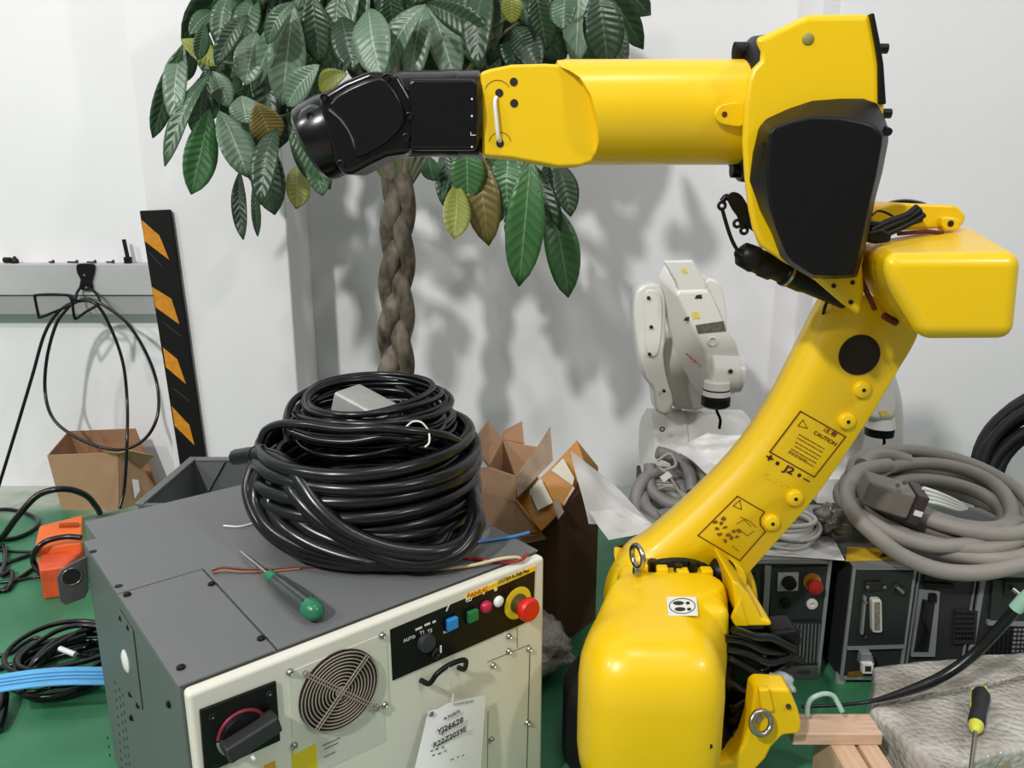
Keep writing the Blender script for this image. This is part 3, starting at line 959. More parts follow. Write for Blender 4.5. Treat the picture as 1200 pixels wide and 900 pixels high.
# emergency stop
es = DF(606, 706)
cb(M().lathe([(-0.001, 0.0285), (0.0025, 0.0285), (0.003, 0.017), (0.0025, 0)], es, (0, -1, 0), 36), 'stop_ring', mat('yellow_ring', (236, 204, 40), 0.45), parent=panel)
cb(M().lathe([(0, 0.016), (0.022, 0.014), (0.024, 0.019), (0.026, 0.0205), (0.033, 0.0205), (0.037, 0.018), (0.038, 0)], es, (0, -1, 0), 32), 'stop_button', RED, parent=panel)
cb(M().lathe([(0.001, 0.0172), (0.018, 0.0150), (0.0185, 0.0)], es, (0, -1, 0), 28), 'stop_neck', mat('dark_olive_neck', (70, 58, 14), 0.5), parent=panel)

# --- fan guard
GWIRE = mat('guard_wire', (150, 138, 128), 0.4, var=0.1, scale=30)
fc = DF(397, 808)
fan = cb(M().lathe([(-0.0005, 0.0615), (0.0022, 0.0615), (0.0024, 0.0605), (0.001, 0.0)], fc, (0, -1, 0), 48), 'fan_opening', mat('fan_dark', (30, 24, 26), 0.6))
plate_c = [(336, 788), (452, 741), (456, 826), (344, 884)]
cb(quad(plate_c, -0.0005, 0.0012), 'fan_plate', CRM2, bevel=0.0006, seg=1)
fan.location = (0, -0.0012, 0)
for k in range(11):
    R = 0.0075 + 0.0052 * k
    cb(M().torus(fc + V((0, -0.0055, 0)), (0, 1, 0), R, 0.0011, 40, 6), 'guard_ring', GWIRE, parent=fan)
for A2, B2 in (((428, 765), (368, 852)), ((357, 788), (440, 827))):
    qa, qb = DF(*A2), DF(*B2)
    dirv = (qb - qa).normalized()
    nrm = V((-dirv.z, 0, dirv.x))
    for w in (-0.0024, 0.0024):
        cb(M().tube([qa + V((0, -0.0072, 0)) + nrm * w, qb + V((0, -0.0072, 0)) + nrm * w], 0.0011, 6), 'guard_stay', GWIRE, parent=fan)
for q in (DF(357, 788), DF(440, 827)):
    cb(M().torus(q + V((0, -0.006, 0)), (0, 1, 0), 0.0042, 0.0012, 16, 6), 'guard_eye', GWIRE, parent=fan)
    cb(M().lathe([(0, 0.004), (0.006, 0.004), (0.007, 0)], q, (0, -1, 0), 12), 'guard_screw', STEEL, parent=fan)
cb(M().lathe([(0.004, 0.0075), (0.006, 0.0075), (0.007, 0)], fc, (0, -1, 0), 20), 'guard_hub', STEEL, parent=fan)
for u, v in ((339, 787), (447, 744), (344, 873), (450, 825), (577, 779), (595.5, 745), (595.5, 762.5), (575, 866), (619, 760), (617, 846)):
    c = DF(u, v)
    cb(M().lathe([(0, 0.0052), (0.004, 0.0050), (0.006, 0.0032), (0.0045, 0.0025), (0.0045, 0)], c, (0, -1, 0), 14), 'door_screw', STEEL)

# --- main breaker
bp = [(233, 831), (322, 797), (327, 866), (239, 905), ]
brk_ = cb(quad(bp, -0.001, 0.004), 'breaker_plate', BLK, bevel=0.0008, seg=1)
bc_ = DF(282, 856)
for a0, a1, mt in ((20, 175, mat('breaker_red', (116, 34, 48), 0.4)), (180, 300, mat('breaker_green', (110, 140, 110), 0.4))):
    pts = [bc_ + V((0.031 * cos(radians(t)), -0.0055, 0.031 * sin(radians(t)))) for t in range(a0, a1 + 1, 8)]
    cb(M().tube(pts, 0.0028, 8), 'breaker_ring', mt, parent=brk_)
cb(M().lathe([(0.0, 0.033), (0.006, 0.030), (0.014, 0.0285), (0.015, 0)], bc_, (0, -1, 0), 32), 'breaker_dial', BLK, parent=brk_)
R = Matrix.Rotation(radians(-12), 3, 'Y')
cb(M().box(bc_ + V((-0.030, -0.034, -0.0125)), bc_ + V((0.043, -0.008, 0.0125)), R, bc_), 'breaker_handle', mat('breaker_lever', (40, 40, 42), 0.45), parent=brk_, bevel=0.004)
cb(M().lathe([(0.03, 0.0028), (0.037, 0.0022), (0.038, 0)], bc_ + V((0.002, 0, -0.022)), (0, -1, 0), 10), 'breaker_pin', WHT, parent=brk_)
for u, v in ((247, 838), (314, 811), (252, 897)):
    c = DF(u, v)
    cb(M().lathe([(0, 0.0045), (0.005, 0.0045), (0.0055, 0.003), (0.004, 0.002), (0.004, 0)], c, (0, -1, 0), 12), 'breaker_screw', DKST, parent=brk_)
# --- pull handle, door joints, label plates
hp = [(493, 797), (503, 801), (512, 790), (525, 780), (540, 774), (546, 775), (544, 784), (537, 782)]
hd = [0.0, 0.016, 0.024, 0.026, 0.026, 0.022, 0.012, 0.0]
cb(M().tube(smooth([DF(u, v, d) for (u, v), d in zip(hp, hd)], 5), 0.0042, 10), 'pull_handle', BLK)
def seam(a, b, w=0.0012):
    A, B = DF(*a), DF(*b)
    d = (B - A).normalized()
    s_ = V((-d.z, 0, d.x)) * w / 2
    cb(M().loft([[A + s_, B + s_, B - s_, A - s_], [q + V((0, -0.0004, 0)) for q in (A + s_, B + s_, B - s_, A - s_)]]), 'door_joint', mat('joint_shadow', (92, 90, 80), 0.8))
seam((606, 736), (606, 759)); seam((571, 776), (621, 755)); seam((621, 757), (617, 905), 0.002); seam((572, 833), (571, 905))
cb(quad([(341, 880), (370, 867), (372, 900), (343, 912)], -0.0005, 0.0006), 'yellow_label', mat('yellow_label', (222, 200, 30), 0.5))
cb(quad([(309, 897), (322, 891), (324, 905), (310, 910)], -0.0005, 0.0006), 'yellow_label', mat('amber_label', (214, 160, 40), 0.5))
pl = cb(quad([(372, 866), (450, 832), (452, 868), (374, 905)], -0.0005, 0.0005), 'type_label', mat('pale_label', (206, 206, 196), 0.5))
for u, v, w_ in ((388, 869, .028), (388, 874, .022), (386, 884, .018)):
    q = DF(u, v)
    cb(M().box(V((q.x - w_ / 2, DY - 0.0008, q.z - 0.0012)), V((q.x + w_ / 2, DY - 0.0005, q.z + 0.0012))), 'type_print', mat('grey_print', (130, 128, 130), 0.7), parent=pl)

# ================================================================ HANGING TAG (paper sleeve) on the cabinet door
tg = thing('paper_tag', 'white paper tag with printed numbers, hanging on the cream cabinet front', 'tag', CMW @ V((DF(520, 870).x, DY - 0.02, 0.30)), CYAW)
def TG(u, v, d):
    return CMW @ CF(u, v, DY - d)
rows = []
for j in range(9):
    t = j / 8
    r = []
    for i in range(7):
        s_ = i / 6
        u = (503 + (568 - 503) * s_) if j == 0 else ((503 - 22 * t) + ((569 - 6 * t) - (503 - 22 * t)) * s_)
        v = (829 - 14 * s_) + 92 * t + (4 if s_ < 0.2 and j == 0 else 0)
        d = 0.012 + 0.010 * sin(s_ * pi) * (0.4 + 0.6 * t) + 0.012 * t
        r.append(TG(u, v, d))
    rows.append(r)
M().sheet(rows, 0.0006).build('sleeve', PAPER, tg)
def TGf(u, v):
    s_ = (u - 500) / 68
    t = (v - 822) / 92
    d = 0.0150 + 0.010 * sin(max(0.0, min(1, s_)) * pi) * (0.4 + 0.6 * t) + 0.012 * t
    nrm = CMW.to_3x3() @ V((0, -1, 0))
    xd = CMW.to_3x3() @ V((1, 0, 0))
    return frame(TG(u, v, d), xd, nrm)
for txt, u, v, sz in (('YJ26628', 528, 851, 0.0150), ('R22Z2059E', 527.5, 864, 0.0135), ('4-10-0072', 530, 838, 0.0075)):
    lettering('tag_lettering', txt, sz, TGf(u, v), PRINT, tg, bold=0.012)
for k in range(12):
    a = TGf(532 + 2.0 * k, 825.5 - 0.35 * k)
    m_ = M().box((-0.0006, -0.0022, -0.0001), (0.0006 - 0.0004 * (k % 3 == 0), 0.0022, 0.0001))
    m_.xf(a)
    m_.build('tag_bar', PRINT, tg)
for u, v, w_ in ((506, 880, .004), (512, 878, .006), (519, 876, .005), (508, 885, .005), (515, 883, .006), (522, 880, .005), (530, 890, .006), (537, 887, .004), (543, 885, .004)):
    m_ = M().box((-w_ / 2, -0.0009, -0.0001), (w_ / 2, 0.0009, 0.0001))
    m_.xf(TGf(u, v))
    m_.build('tag_fine_print', PRINT, tg)
a = TGf(506, 837)
m_ = M().lathe([(-0.0001, 0.0045), (0.0002, 0.0045), (0.0002, 0)], (0, 0, 0), (0, 0, 1), 14); m_.xf(a)
m_.build('tag_eyelet', mat('grey_eyelet', (120, 120, 118), 0.6), tg)
M().tube(smooth([TG(530, 822, 0.014), TG(531, 812, 0.008), TG(528, 800, 0.02), TG(526, 782, 0.03)], 5), 0.0008, 6).build('tag_string', WHT, tg)
# ================================================================ THINGS ON THE CABINET TOP
TZ = CTOP
# heavy black cable coil
random.seed(11)
cc0 = V((-0.262, 1.372, 0))
heavy = thing('cable_coil', 'heavy coil of thick black cable lying on the grey cabinet top', 'cable', (cc0.x, cc0.y, TZ))
def ringpts(c, R, z, tilt=(0, 0), wob=0.006, ph=0.0, n=44, sq=1.0, sag=0.0):
    out = []
    w1, w2, w3 = random.uniform(0, 6.28), random.uniform(0, 6.28), random.uniform(0, 6.28)
    for i in range(n):
        a = 2 * pi * i / n + ph
        r = R + wob * sin(2 * a + w1) + wob * 0.6 * sin(3 * a + w2)
        x, y = r * cos(a), r * sq * sin(a)
        zz = z + tilt[0] * x + tilt[1] * y + wob * 0.5 * sin(2 * a + w3)
        out.append(V((c.x + x, c.y + y, zz)))
    return out
rc = 0.0122
lay = [(0.186, 0.0), (0.158, 0.0), (0.194, 1), (0.166, 1), (0.197, 2), (0.168, 2), (0.196, 3), (0.165, 3.0), (0.198, 4), (0.170, 4), (0.194, 5.0), (0.165, 5), (0.184, 5.9)]
for k, (R, l) in enumerate(lay):
    z = TZ + rc + 0.003 + l * 0.0245
    M().tube(ringpts(cc0 + V((random.uniform(-.006, .006), random.uniform(-.006, .006), 0)), R, z + 0.004, (random.uniform(-.02, .02), 0.02 + random.uniform(-.015, .015)), 0.0035 if l else 0.002), rc, 10, closed=True).build('cable_turn', CBL, heavy)
# strands that have slipped down over the front left of the coil
def strand(pts, r, parent, name='cable_strand', m=None):
    return M().tube(smooth([P(u, v, y) for u, v, y in pts], 6), r, 10).build(name, m or CBL, parent)
strand([(276, 536, 1.33), (300, 533, 1.30), (325, 538, 1.26), (348, 556, 1.21), (370, 590, 1.175), (405, 622, 1.155), (455, 643, 1.145), (510, 648, 1.15), (545, 632, 1.19), (557, 600, 1.25), (552, 575, 1.32)], 0.0145, heavy)
strand([(330, 545, 1.27), (338, 565, 1.215), (352, 588, 1.185), (380, 615, 1.165), (430, 645, 1.150), (485, 661, 1.142), (535, 650, 1.16), (560, 615, 1.21), (556, 590, 1.27)], 0.0125, heavy)
strand([(318, 540, 1.27), (302, 560, 1.26), (300, 588, 1.24), (316, 618, 1.20), (350, 640, 1.17), (400, 655, 1.152), (450, 660, 1.148), (500, 655, 1.19), (530, 620, 1.26)], 0.0115, heavy)
strand([(335, 548, 1.25), (318, 568, 1.24), (318, 595, 1.22), (338, 622, 1.18), (380, 645, 1.158), (440, 660, 1.146), (500, 658, 1.165), (540, 632, 1.23), (545, 608, 1.30)], 0.0115, heavy)
strand([(345, 555, 1.24), (334, 578, 1.225), (340, 600, 1.20), (365, 622, 1.175), (410, 640, 1.158), (460, 648, 1.155), (510, 642, 1.19), (530, 616, 1.26)], 0.0115, heavy)
strand([(356, 570, 1.22), (352, 590, 1.20), (372, 612, 1.18), (420, 628, 1.168), (470, 630, 1.178), (510, 622, 1.22), (525, 612, 1.28)], 0.0115, heavy)
strand([(310, 520, 1.32), (297, 545, 1.29), (290, 575, 1.26), (304, 612, 1.215), (335, 640, 1.18), (380, 657, 1.158), (430, 662, 1.152), (480, 658, 1.19), (500, 625, 1.26)], 0.0105, heavy)
# dark cable end with a grey sleeve at the left
M().tube([P(270, 535, 1.335), P(284, 535, 1.32), P(300, 533, 1.30)], [0.004, 0.0085, 0.0155], 12).build('cable_end', BLK, heavy)

# thin cable coil stacked on top with the grey plug in its middle
random.seed(5)
c1 = V((-0.262, 1.412, 0))
thin = thing('thin_cable_coil', 'thinner black cable coil with a grey metal plug, resting on the heavy black coil', 'cable', (c1.x, c1.y, 0.655))
rt = 0.0058
for k in range(15):
    R = 0.146 - 0.0035 * (k % 5) - 0.0010 * k + random.uniform(-0.010, 0.008)
    z = 0.662 + 0.0045 * k
    cx = c1 + V((random.uniform(-.010, .010), random.uniform(-.008, .012), 0))
    M().tube(ringpts(cx, R, z, (random.uniform(-.05, .05), 0.03 + random.uniform(-.04, .05)), 0.005), rt, 8, closed=True).build('cable_turn', CBL, thin)
# loops that stand off to the left and right
strand([(305, 518, 1.30), (312, 504, 1.30), (330, 497, 1.28), (360, 498, 1.26), (400, 503, 1.245), (440, 502, 1.24), (480, 505, 1.25), (520, 510, 1.28), (545, 522, 1.33)], 0.0075, thin)
strand([(338, 520, 1.27), (336, 490, 1.32), (348, 466, 1.40), (385, 449, 1.50), (430, 444, 1.55), (470, 455, 1.53), (500, 475, 1.46), (520, 498, 1.37)], 0.0068, thin)
strand([(306, 520, 1.31), (300, 535, 1.30), (306, 552, 1.28), (330, 548, 1.25)], 0.0075, thin)
strand([(500, 478, 1.44), (508, 470, 1.46), (515, 490, 1.40), (506, 512, 1.30), (480, 524, 1.25)], 0.0055, thin)
strand([(340, 505, 1.28), (370, 515, 1.26), (410, 518, 1.25), (450, 512, 1.25), (485, 515, 1.26), (515, 505, 1.33), (520, 490, 1.40)], 0.0065, thin)
# grey plug body
q = P(425, 480, 1.36)
Rm = Matrix.Rotation(radians(-28), 3, 'Z') @ Matrix.Rotation(radians(18), 3, 'Y')
plg = M().box(q + V((-0.044, -0.036, -0.034)), q + V((0.050, 0.036, 0.026)), Rm, q).build('plug_body', mat('grey_die_cast', (166, 168, 164), 0.42, metal=0.2, var=0.1, scale=30), thin, bevel=0.006)
q2 = q + Rm @ V((0.052, 0, -0.004))
M().box(q2 + V((-0.006, -0.030, -0.024)), q2 + V((0.004, 0.030, 0.020)), Rm, q2).build('plug_face', mat('pale_plug_face', (190, 188, 180), 0.5, var=0.2, scale=90), plg)
M().tube(smooth([q + Rm @ V(p) for p in ((0.03, 0.036, 0.0), (0.03, 0.040, 0.02), (0.05, 0.040, 0.03), (0.065, 0.03, 0.01), (0.06, 0.034, -0.02))], 5), 0.0014, 6).build('plug_clip', STEEL, plg)
# white cable tie round the thin coil
M().tube(smooth([P(476, 500, 1.255), P(484, 494, 1.26), P(494, 495, 1.26), (P(502, 505, 1.26)), P(503, 518, 1.245), P(498, 524, 1.24)], 5), 0.0016, 6).build('cable_tie', WHT, thin)

# loose cable ties
tie = M().tube(smooth([G(262, 616, TZ + .004), G(280, 617, TZ + .003), G(297, 613, TZ + .003), G(305, 610, TZ + .004)], 4), 0.0018, 6).build('cable_tie', WHT)
tag(tie, 'white cable tie lying left of the black coil on the cabinet', 'cable tie')
tie = M().tube(smooth([G(297, 601, TZ + .004), G(302, 604, TZ + .016), G(308, 607, TZ + .006)], 4), 0.002, 6).build('cable_tie', WHT)
tag(tie, 'short white cable tie end tucked under the black coil edge', 'cable tie')

# green screwdriver
s0, s1 = G(281, 646, TZ + 0.010), G(371, 718, TZ + 0.0175)
dv = (s1 - s0)
L = dv.length
dn = dv.normalized()
sd = thing('screwdriver', 'screwdriver with a green and smoky clear handle on the grey cabinet top', 'screwdriver', G(330, 690, TZ))
hs = 0.42 * L
M().lathe([(0, 0.0018), (0.004, 0.0028), (0.012, 0.0030), (hs + 0.01, 0.0030)], s0, dn, 12).build('shaft', STEEL, sd)
gm = mat('green_handle', (36, 112, 78), 0.3, var=0.06)
M().lathe([(hs, 0.006), (hs + 0.003, 0.0095), (hs + 0.016, 0.0105), (hs + 0.020, 0.0085), (hs + 0.026, 0.0095)], s0, dn, 20).build('collar', gm, sd)
body = M().lathe([(hs + 0.022, 0.0088), (hs + 0.035, 0.0115), (hs + 0.055, 0.0140), (L * 0.86, 0.0150), (L * 0.93, 0.0150)], s0, dn, 24)
body.build('handle', mat('smoky_handle', (52, 60, 58), 0.25, coat=0.3), sd)
M().lathe([(L * 0.92, 0.0152), (L * 0.97, 0.0155), (L, 0.0130), (L + 0.006, 0.006), (L + 0.007, 0)], s0, dn, 24).build('end_cap', gm, sd)
for a in (0.5, 1.5, 2.6):
    e = dn.orthogonal().normalized()
    f = dn.cross(e)
    o_ = e * cos(a) + f * sin(a)
    if o_.z < 0: o_ = -o_
    M().tube([s0 + dn * (hs + 0.026) + o_ * 0.0095, s0 + dn * (hs + 0.045) + o_ * 0.0125, s0 + dn * (L * 0.92) + o_ * 0.0146], 0.0022, 6).build('grip_rib', mat('dark_rib', (34, 48, 44), 0.4), sd)

# thin wires
def wire(pts, r, m, name, label):
    w = M().tube(smooth([G(u, v, z) for u, v, z in pts], 6), r, 8).build(name, m)
    return tag(w, label, 'wire')
z0 = TZ + 0.0025
wire([(248, 669, z0), (262, 665, z0 + .003), (290, 667, z0), (330, 666, z0), (370, 664, z0), (420, 664, z0 + .001), (470, 668, z0 + .001), (505, 664, z0)], 0.0019, mat('brown_wire', (96, 42, 34), 0.4), 'brown_wire', 'thin reddish brown wire running across the cabinet top beneath the coil')
wire([(249, 671, z0), (262, 668.5, z0 + .005), (285, 670, z0 + .003), (320, 669, z0), (352, 666.5, z0)], 0.0017, mat('tan_wire', (150, 96, 66), 0.4), 'tan_wire', 'thin tan wire beside the brown one near the screwdriver')
wire([(470, 664, z0 + .002), (510, 667, z0), (550, 663, z0 + .004), (585, 655, z0 + .01), (604, 653, z0 + .008), (611, 655, z0 + .003)], 0.0028, mat('cream_wire', (206, 190, 150), 0.4), 'cream_wire', 'cream wire curving from the coil to the cabinet corner')
wire([(533, 652, z0 + .003), (556, 655, z0 + .001), (580, 658, z0), (600, 658, z0), (612, 655, z0 + .003), (618, 649, z0 + .002)], 0.0034, mat('red_wire', (150, 36, 44), 0.4), 'red_wire', 'thick red wire beside the cream one near the cabinet corner')
wire([(552, 636, z0 + .003), (575, 633, z0 + .001), (600, 629, z0 + .001), (620, 624, z0 + .002)], 0.0032, mat('blue_wire', (56, 120, 190), 0.4), 'blue_wire', 'short blue wire right of the black coil on the cabinet')

# ================================================================ LEFT BACKGROUND
# metal trunking along the wall
ALU = mat('aluminium', (178, 179, 179), 0.5, metal=0.0, var=0.05, scale=8)
zt = P(90, 309.5, 2.715).z
zb = P(90, 369, 2.715).z
zm = P(90, 346, 2.715).z
tr = M().box((-3.2, 2.715, zm), (-1.150, WY - 0.001, zt)).build('trim_1', ALU, bevel=0.003)
struct(tr)
M().box((-3.2, 2.723, zb), (-1.150, WY - 0.001, zm - 0.002)).build('trunking_cover', mat('aluminium_dull', (150, 150, 150), 0.65), tr, bevel=0.002)
def onrail(u, dz=0.0, y=2.745):
    p = P(u, 305, y)
    return V((p.x, y, zt + dz))
bolt_spots = (10, 17)
b = onrail(150)
bb = thing('standing_bolt', 'black bolt standing on its head on the wall trunking', 'bolt', b)
M().cyl(b, b + V((0, 0, 0.022)), 0.0135, n=20).build('bolt_head', BLT, bb, bevel=0.002)
M().cyl(b + V((0, 0, 0.02)), b + V((-0.006, 0, 0.082)), 0.0068, n=14).build('bolt_shank', BLT, bb)
for i, (u, lab) in enumerate(((9, 'black hex bolt lying farthest left on the wall trunking'), (17.5, 'black round bolt head next to the hex bolt on the trunking'))):
    c = onrail(u)
    if i == 0:
        m_ = M().cyl(c + V((-0.012, 0, 0.011)), c + V((0.012, 0, 0.011)), 0.0105, n=6)
        m_.cyl(c + V((0.012, 0, 0.011)), c + V((0.02, 0, 0.011)), 0.006, n=10)
    else:
        m_ = M().lathe([(0, 0.012), (0.01, 0.0125), (0.018, 0.008), (0.021, 0.0)], c, (0, 0, 1), 16)
        m_.cyl(c + V((0, 0, 0.018)), c + V((0, 0, 0.024)), 0.005, n=8)
    tag(m_.build('loose_bolt', BLT), lab, 'bolt')
for i, (u, ln, lab) in enumerate(((59, 0.012, 'small dark screw lying left of the cable hook on the trunking'), (84, 0.03, 'slim dark screw lying just above the cable hook'),
                             (106, 0.026, 'dark screw lying just right of the cable hook on the trunking'), (128, 0.022, 'dark screw between the cable hook and the standing bolt'))):
    c = onrail(u, 0.0, 2.74)
    m_ = M().cyl(c + V((-ln / 2, 0, 0.005)), c + V((ln / 2, 0.004, 0.0035)), 0.0032, n=8)
    m_.lathe([(-0.004, 0.0035), (0.0, 0.0062), (0.003, 0.0062), (0.004, 0)], c + V((ln / 2, 0.004, 0.0062)), (1, 0, 0), 10)
    tag(m_.build('loose_screw', DKST), lab, 'screw')

# cable hook on the trunking
hk = thing('cable_hook', 'black wire cable hook fixed to the wall trunking', 'hook', P(97, 340, 2.705))
hb = smooth2([(89, 312), (92, 309), (107, 309), (110, 312), (109, 320), (106.5, 330), (108, 337), (104, 340), (96, 340), (92, 337), (94, 328), (90, 320)], 2)
M().prism(hb, 2.703, 2.715).build('hook_plate', BLK, hk, bevel=0.003)
for u, v in ((99, 322.5), (101.5, 337)):
    c = P(u, v, 2.703)
    M().lathe([(0, 0.0045), (-0.003, 0.004), (-0.004, 0)], c, (0, 1, 0), 10).build('hook_screw', STEEL, hk)
hookpts = [(94, 337, 2.7), (89, 346, 2.685), (88, 356, 2.655), (88, 352, 2.555), (82, 346, 2.495), (42, 346, 2.455), (40, 350, 2.455), (45, 371, 2.455), (50, 371, 2.475), (82, 356, 2.575), (85, 352, 2.575)]
M().tube(smooth([P(94, 337, 2.7), P(90, 344, 2.685), P(88, 354, 2.655), P(85, 348, 2.575), P(80, 346, 2.515), P(60, 345, 2.515), P(42, 346, 2.515), P(41, 349, 2.515), P(45, 369, 2.515), P(47, 372, 2.515), P(60, 367, 2.535), P(82, 358, 2.575)], 5), 0.0046, 8).build('hook_arm', BLK, hk)
M().tube(smooth([P(104, 337, 2.7), P(112, 343, 2.685), P(116, 350, 2.655), P(116, 356, 2.615), P(100, 366, 2.555), P(90, 373, 2.525), P(87, 371, 2.515), P(84, 352, 2.515), P(80, 346, 2.515)], 5), 0.0046, 8).build('hook_arm', BLK, hk)
# cable looped on the hook
lc = thing('hanging_cable', 'thin black cable looped over the wall hook and trailing to the floor', 'cable', P(97, 352, 2.605))
lp = [(-14, 610, 2.505), (0, 565, 2.515), (20, 500, 2.535), (38, 440, 2.555), (52, 392, 2.585), (68, 366, 2.605), (88, 354, 2.615), (112, 356, 2.61), (130, 385, 2.615), (144, 425, 2.605), (149, 470, 2.585), (149, 515, 2.495), (146, 570, 2.465), (140, 596, 2.43)]
M().tube(smooth([P(*p) for p in lp], 8), 0.0055, 8).build('cable_run', CBL, lc)
lp2 = [(82, 358, 2.605), (66, 380, 2.605), (55, 420, 2.605), (53, 460, 2.595), (62, 490, 2.54), (85, 510, 2.51), (118, 524, 2.495), (148, 526, 2.485), (172, 512, 2.50), (185, 485, 2.53), (184, 450, 2.595), (172, 415, 2.605), (150, 380, 2.615), (122, 358, 2.615), (100, 350, 2.615), (82, 358, 2.605)]
M().tube(smooth([P(*p) for p in lp2], 8), 0.0055, 8).build('cable_loop', CBL, lc)

# rubber corner guard
gd = thing('corner_guard', 'black rubber corner guard with orange reflective stripes on the wall corner', 'corner guard', (-1.09, 2.47, 0))
GY = 2.492
gtl, gtr = P(163, 247, GY), P(199.5, 245.5, GY)
gbl, gbr = P(209.5, 540, GY), P(241, 540, GY)
def ge(a, b, z):
    k = (z - a.z) / (b.z - a.z)
    return a + (b - a) * k
bl, br_ = ge(gtl, gbl, 0.0), ge(gtr, gbr, 0.0)
GRUB = mat('guard_rubber', (15, 14, 14), 0.7, var=0.15, scale=10, spec=0.25, bump=0.2, bscale=60)
bl2 = V((gtl.x - 0.0, GY, 0.0)); 
corner = [gtl, gtr, br_, bl]
M().loft([corner, [p + V((0, 0.012, 0)) for p in corner]]).build('guard_strip', GRUB, gd, bevel=0.004)
ORG = mat('orange_reflector', (208, 136, 28), 0.4, var=0.14, scale=70, bump=0.5, bscale=260)
for q4 in (((166.5, 258), (187, 276), (198.5, 304.5), (169, 282)), ((178, 336), (201, 350), (210.5, 380), (182.5, 360)),
           ((191, 407), (208, 421), (218, 450), (194.5, 430)), ((201.5, 476), (222, 498), (228, 521.5), (205, 499))):
    M().loft([[P(u, v, GY + 0.001) for u, v in q4], [P(u, v, GY) + V((0, -0.0012, 0)) for u, v in q4]]).build('reflector', ORG, gd)
for a, b_ in (((175, 296), (191, 313)), ((192, 378), (212, 394)), ((203, 455), (222, 470))):
    A, B = P(*a, GY), P(*b_, GY)
    M().tube([A, B], 0.0016, 6).build('guard_groove', mat('guard_edge', (52, 50, 48), 0.7), gd)

# small open carton by the wall
CARD = mat('cardboard', (176, 140, 108), 0.8, var=0.08, scale=9, bump=0.1, bscale=40)
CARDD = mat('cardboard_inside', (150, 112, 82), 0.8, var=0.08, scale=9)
cx = thing('cardboard_carton', 'small open cardboard carton on the floor by the wall trunking', 'carton', (P(110, 590, 2.6).x, 2.63, 0))
fbl, fbr = G(73, 597, 0), G(140, 597, 0)
bY = fbl.y
ftl, ftr = P(56, 533, bY - 0.02), P(139, 530, bY - 0.02)
def wallp(a, b, c, d, nm, m=CARD, th=0.004):
    n_ = (V(b) - V(a)).cross(V(d) - V(a)).normalized() * th
    return M().loft([[V(a), V(b), V(c), V(d)], [V(p) + n_ for p in (a, b, c, d)]]).build(nm, m, cx)
bbl, bbr = fbl + V((0.03, 0.16, 0)), fbr + V((0.09, 0.13, 0))
btl, btr = P(80, 505, bY + 0.15), P(159, 502, bY + 0.14)
wallp(fbl, fbr, ftr, ftl, 'front_wall')
wallp(fbr, bbr, P(166, 548, bY + 0.11), ftr, 'side_wall')
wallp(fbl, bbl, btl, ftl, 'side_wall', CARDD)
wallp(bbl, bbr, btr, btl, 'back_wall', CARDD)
wallp(ftr, P(166, 548, bY + 0.09), P(181, 533, bY + 0.06), P(150, 527, bY - 0.01), 'flap')
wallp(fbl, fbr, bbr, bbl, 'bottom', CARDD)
wallp(P(154, 553, bY + 0.03), P(162, 560, bY + 0.05), P(164, 575, bY + 0.05), P(158, 584, bY + 0.03), 'paper_label', PAPER, 0.002)

# grey metal bin behind the cabinet
bn = thing('metal_bin', 'open grey sheet metal bin behind the cabinet, below the corner guard', 'bin', (-0.68, 1.96, 0))
BR = G(224, 537.5, 0.35); 
bx0, by1 = BR.x, BR.y
by0, bx1 = by1 - 0.33, bx0 + 0.42
zz = 0.35
def bw(lo, hi, nm): M().box(lo, hi).build(nm, GRYS, bn, bevel=0.0015, seg=1)
bw((bx0, by0, 0.0), (bx0 + 0.012, by1, zz), 'bin_wall')
bw((bx1 - 0.012, by0, 0.0), (bx1, by1, zz), 'bin_wall')
bw((bx0 + 0.012, by1 - 0.012, 0.0), (bx1 - 0.012, by1, zz), 'bin_wall')
bw((bx0 + 0.012, by0, 0.0), (bx1 - 0.012, by0 + 0.012, zz), 'bin_wall')
bw((bx0 + 0.012, by0 + 0.012, 0.10), (bx1 - 0.012, by1 - 0.012, 0.11), 'bin_floor')
M().loft([[V((bx0 + .012, by1 - .012, zz - .005)), V((bx0 + .10, by1 - .012, zz - .005)), V((bx0 + .012, by1 - .012, .2))],
          [V((bx0 + .012, by1 - .018, zz - .005)), V((bx0 + .10, by1 - .018, zz - .005)), V((bx0 + .012, by1 - .018, .2))]]).build('bin_gusset', GRYP, bn)
for lo, hi in (((bx0 - .006, by0, zz - .004), (bx0 + .016, by1 + .006, zz + .004)), ((bx0 + .016, by1 - .016, zz - .004), (bx1 + .006, by1 + .006, zz + .004))):
    M().box(lo, hi).build('bin_rim', GRYP, bn, bevel=0.002)

# orange case and its cable on the green floor
oc = thing('orange_case', 'orange plastic case with hinged lid on the floor beside the cabinet', 'case', G(70, 660, 0))
ORP = mat('orange_plastic', (240, 112, 48), 0.45, var=0.06, scale=8)
ORP2 = mat('orange_plastic_worn', (214, 84, 44), 0.5, var=0.2, scale=26)
zc = 0.12
t4 = [G(46, 616, zc), G(97, 603, zc), G(96, 636, zc - 0.01), G(40, 643, zc - 0.01)]
M().loft([t4, [p - V((0, 0, 0.03)) for p in t4]]).build('case_lid', ORP, oc, bevel=0.006)
l4 = [G(44, 655, zc - 0.03), G(94, 630, zc - 0.03), G(96, 645, zc - 0.03), G(76, 664, zc - 0.03), G(46, 668, zc - 0.03)]
M().loft([l4, [V((p.x, p.y, 0.0)) for p in l4]]).build('case_body', ORP2, oc, bevel=0.006)
t5 = [G(69, 613, zc + .004), G(92, 612, zc + .004), G(92, 615, zc + .004), G(69, 616, zc + .004)]
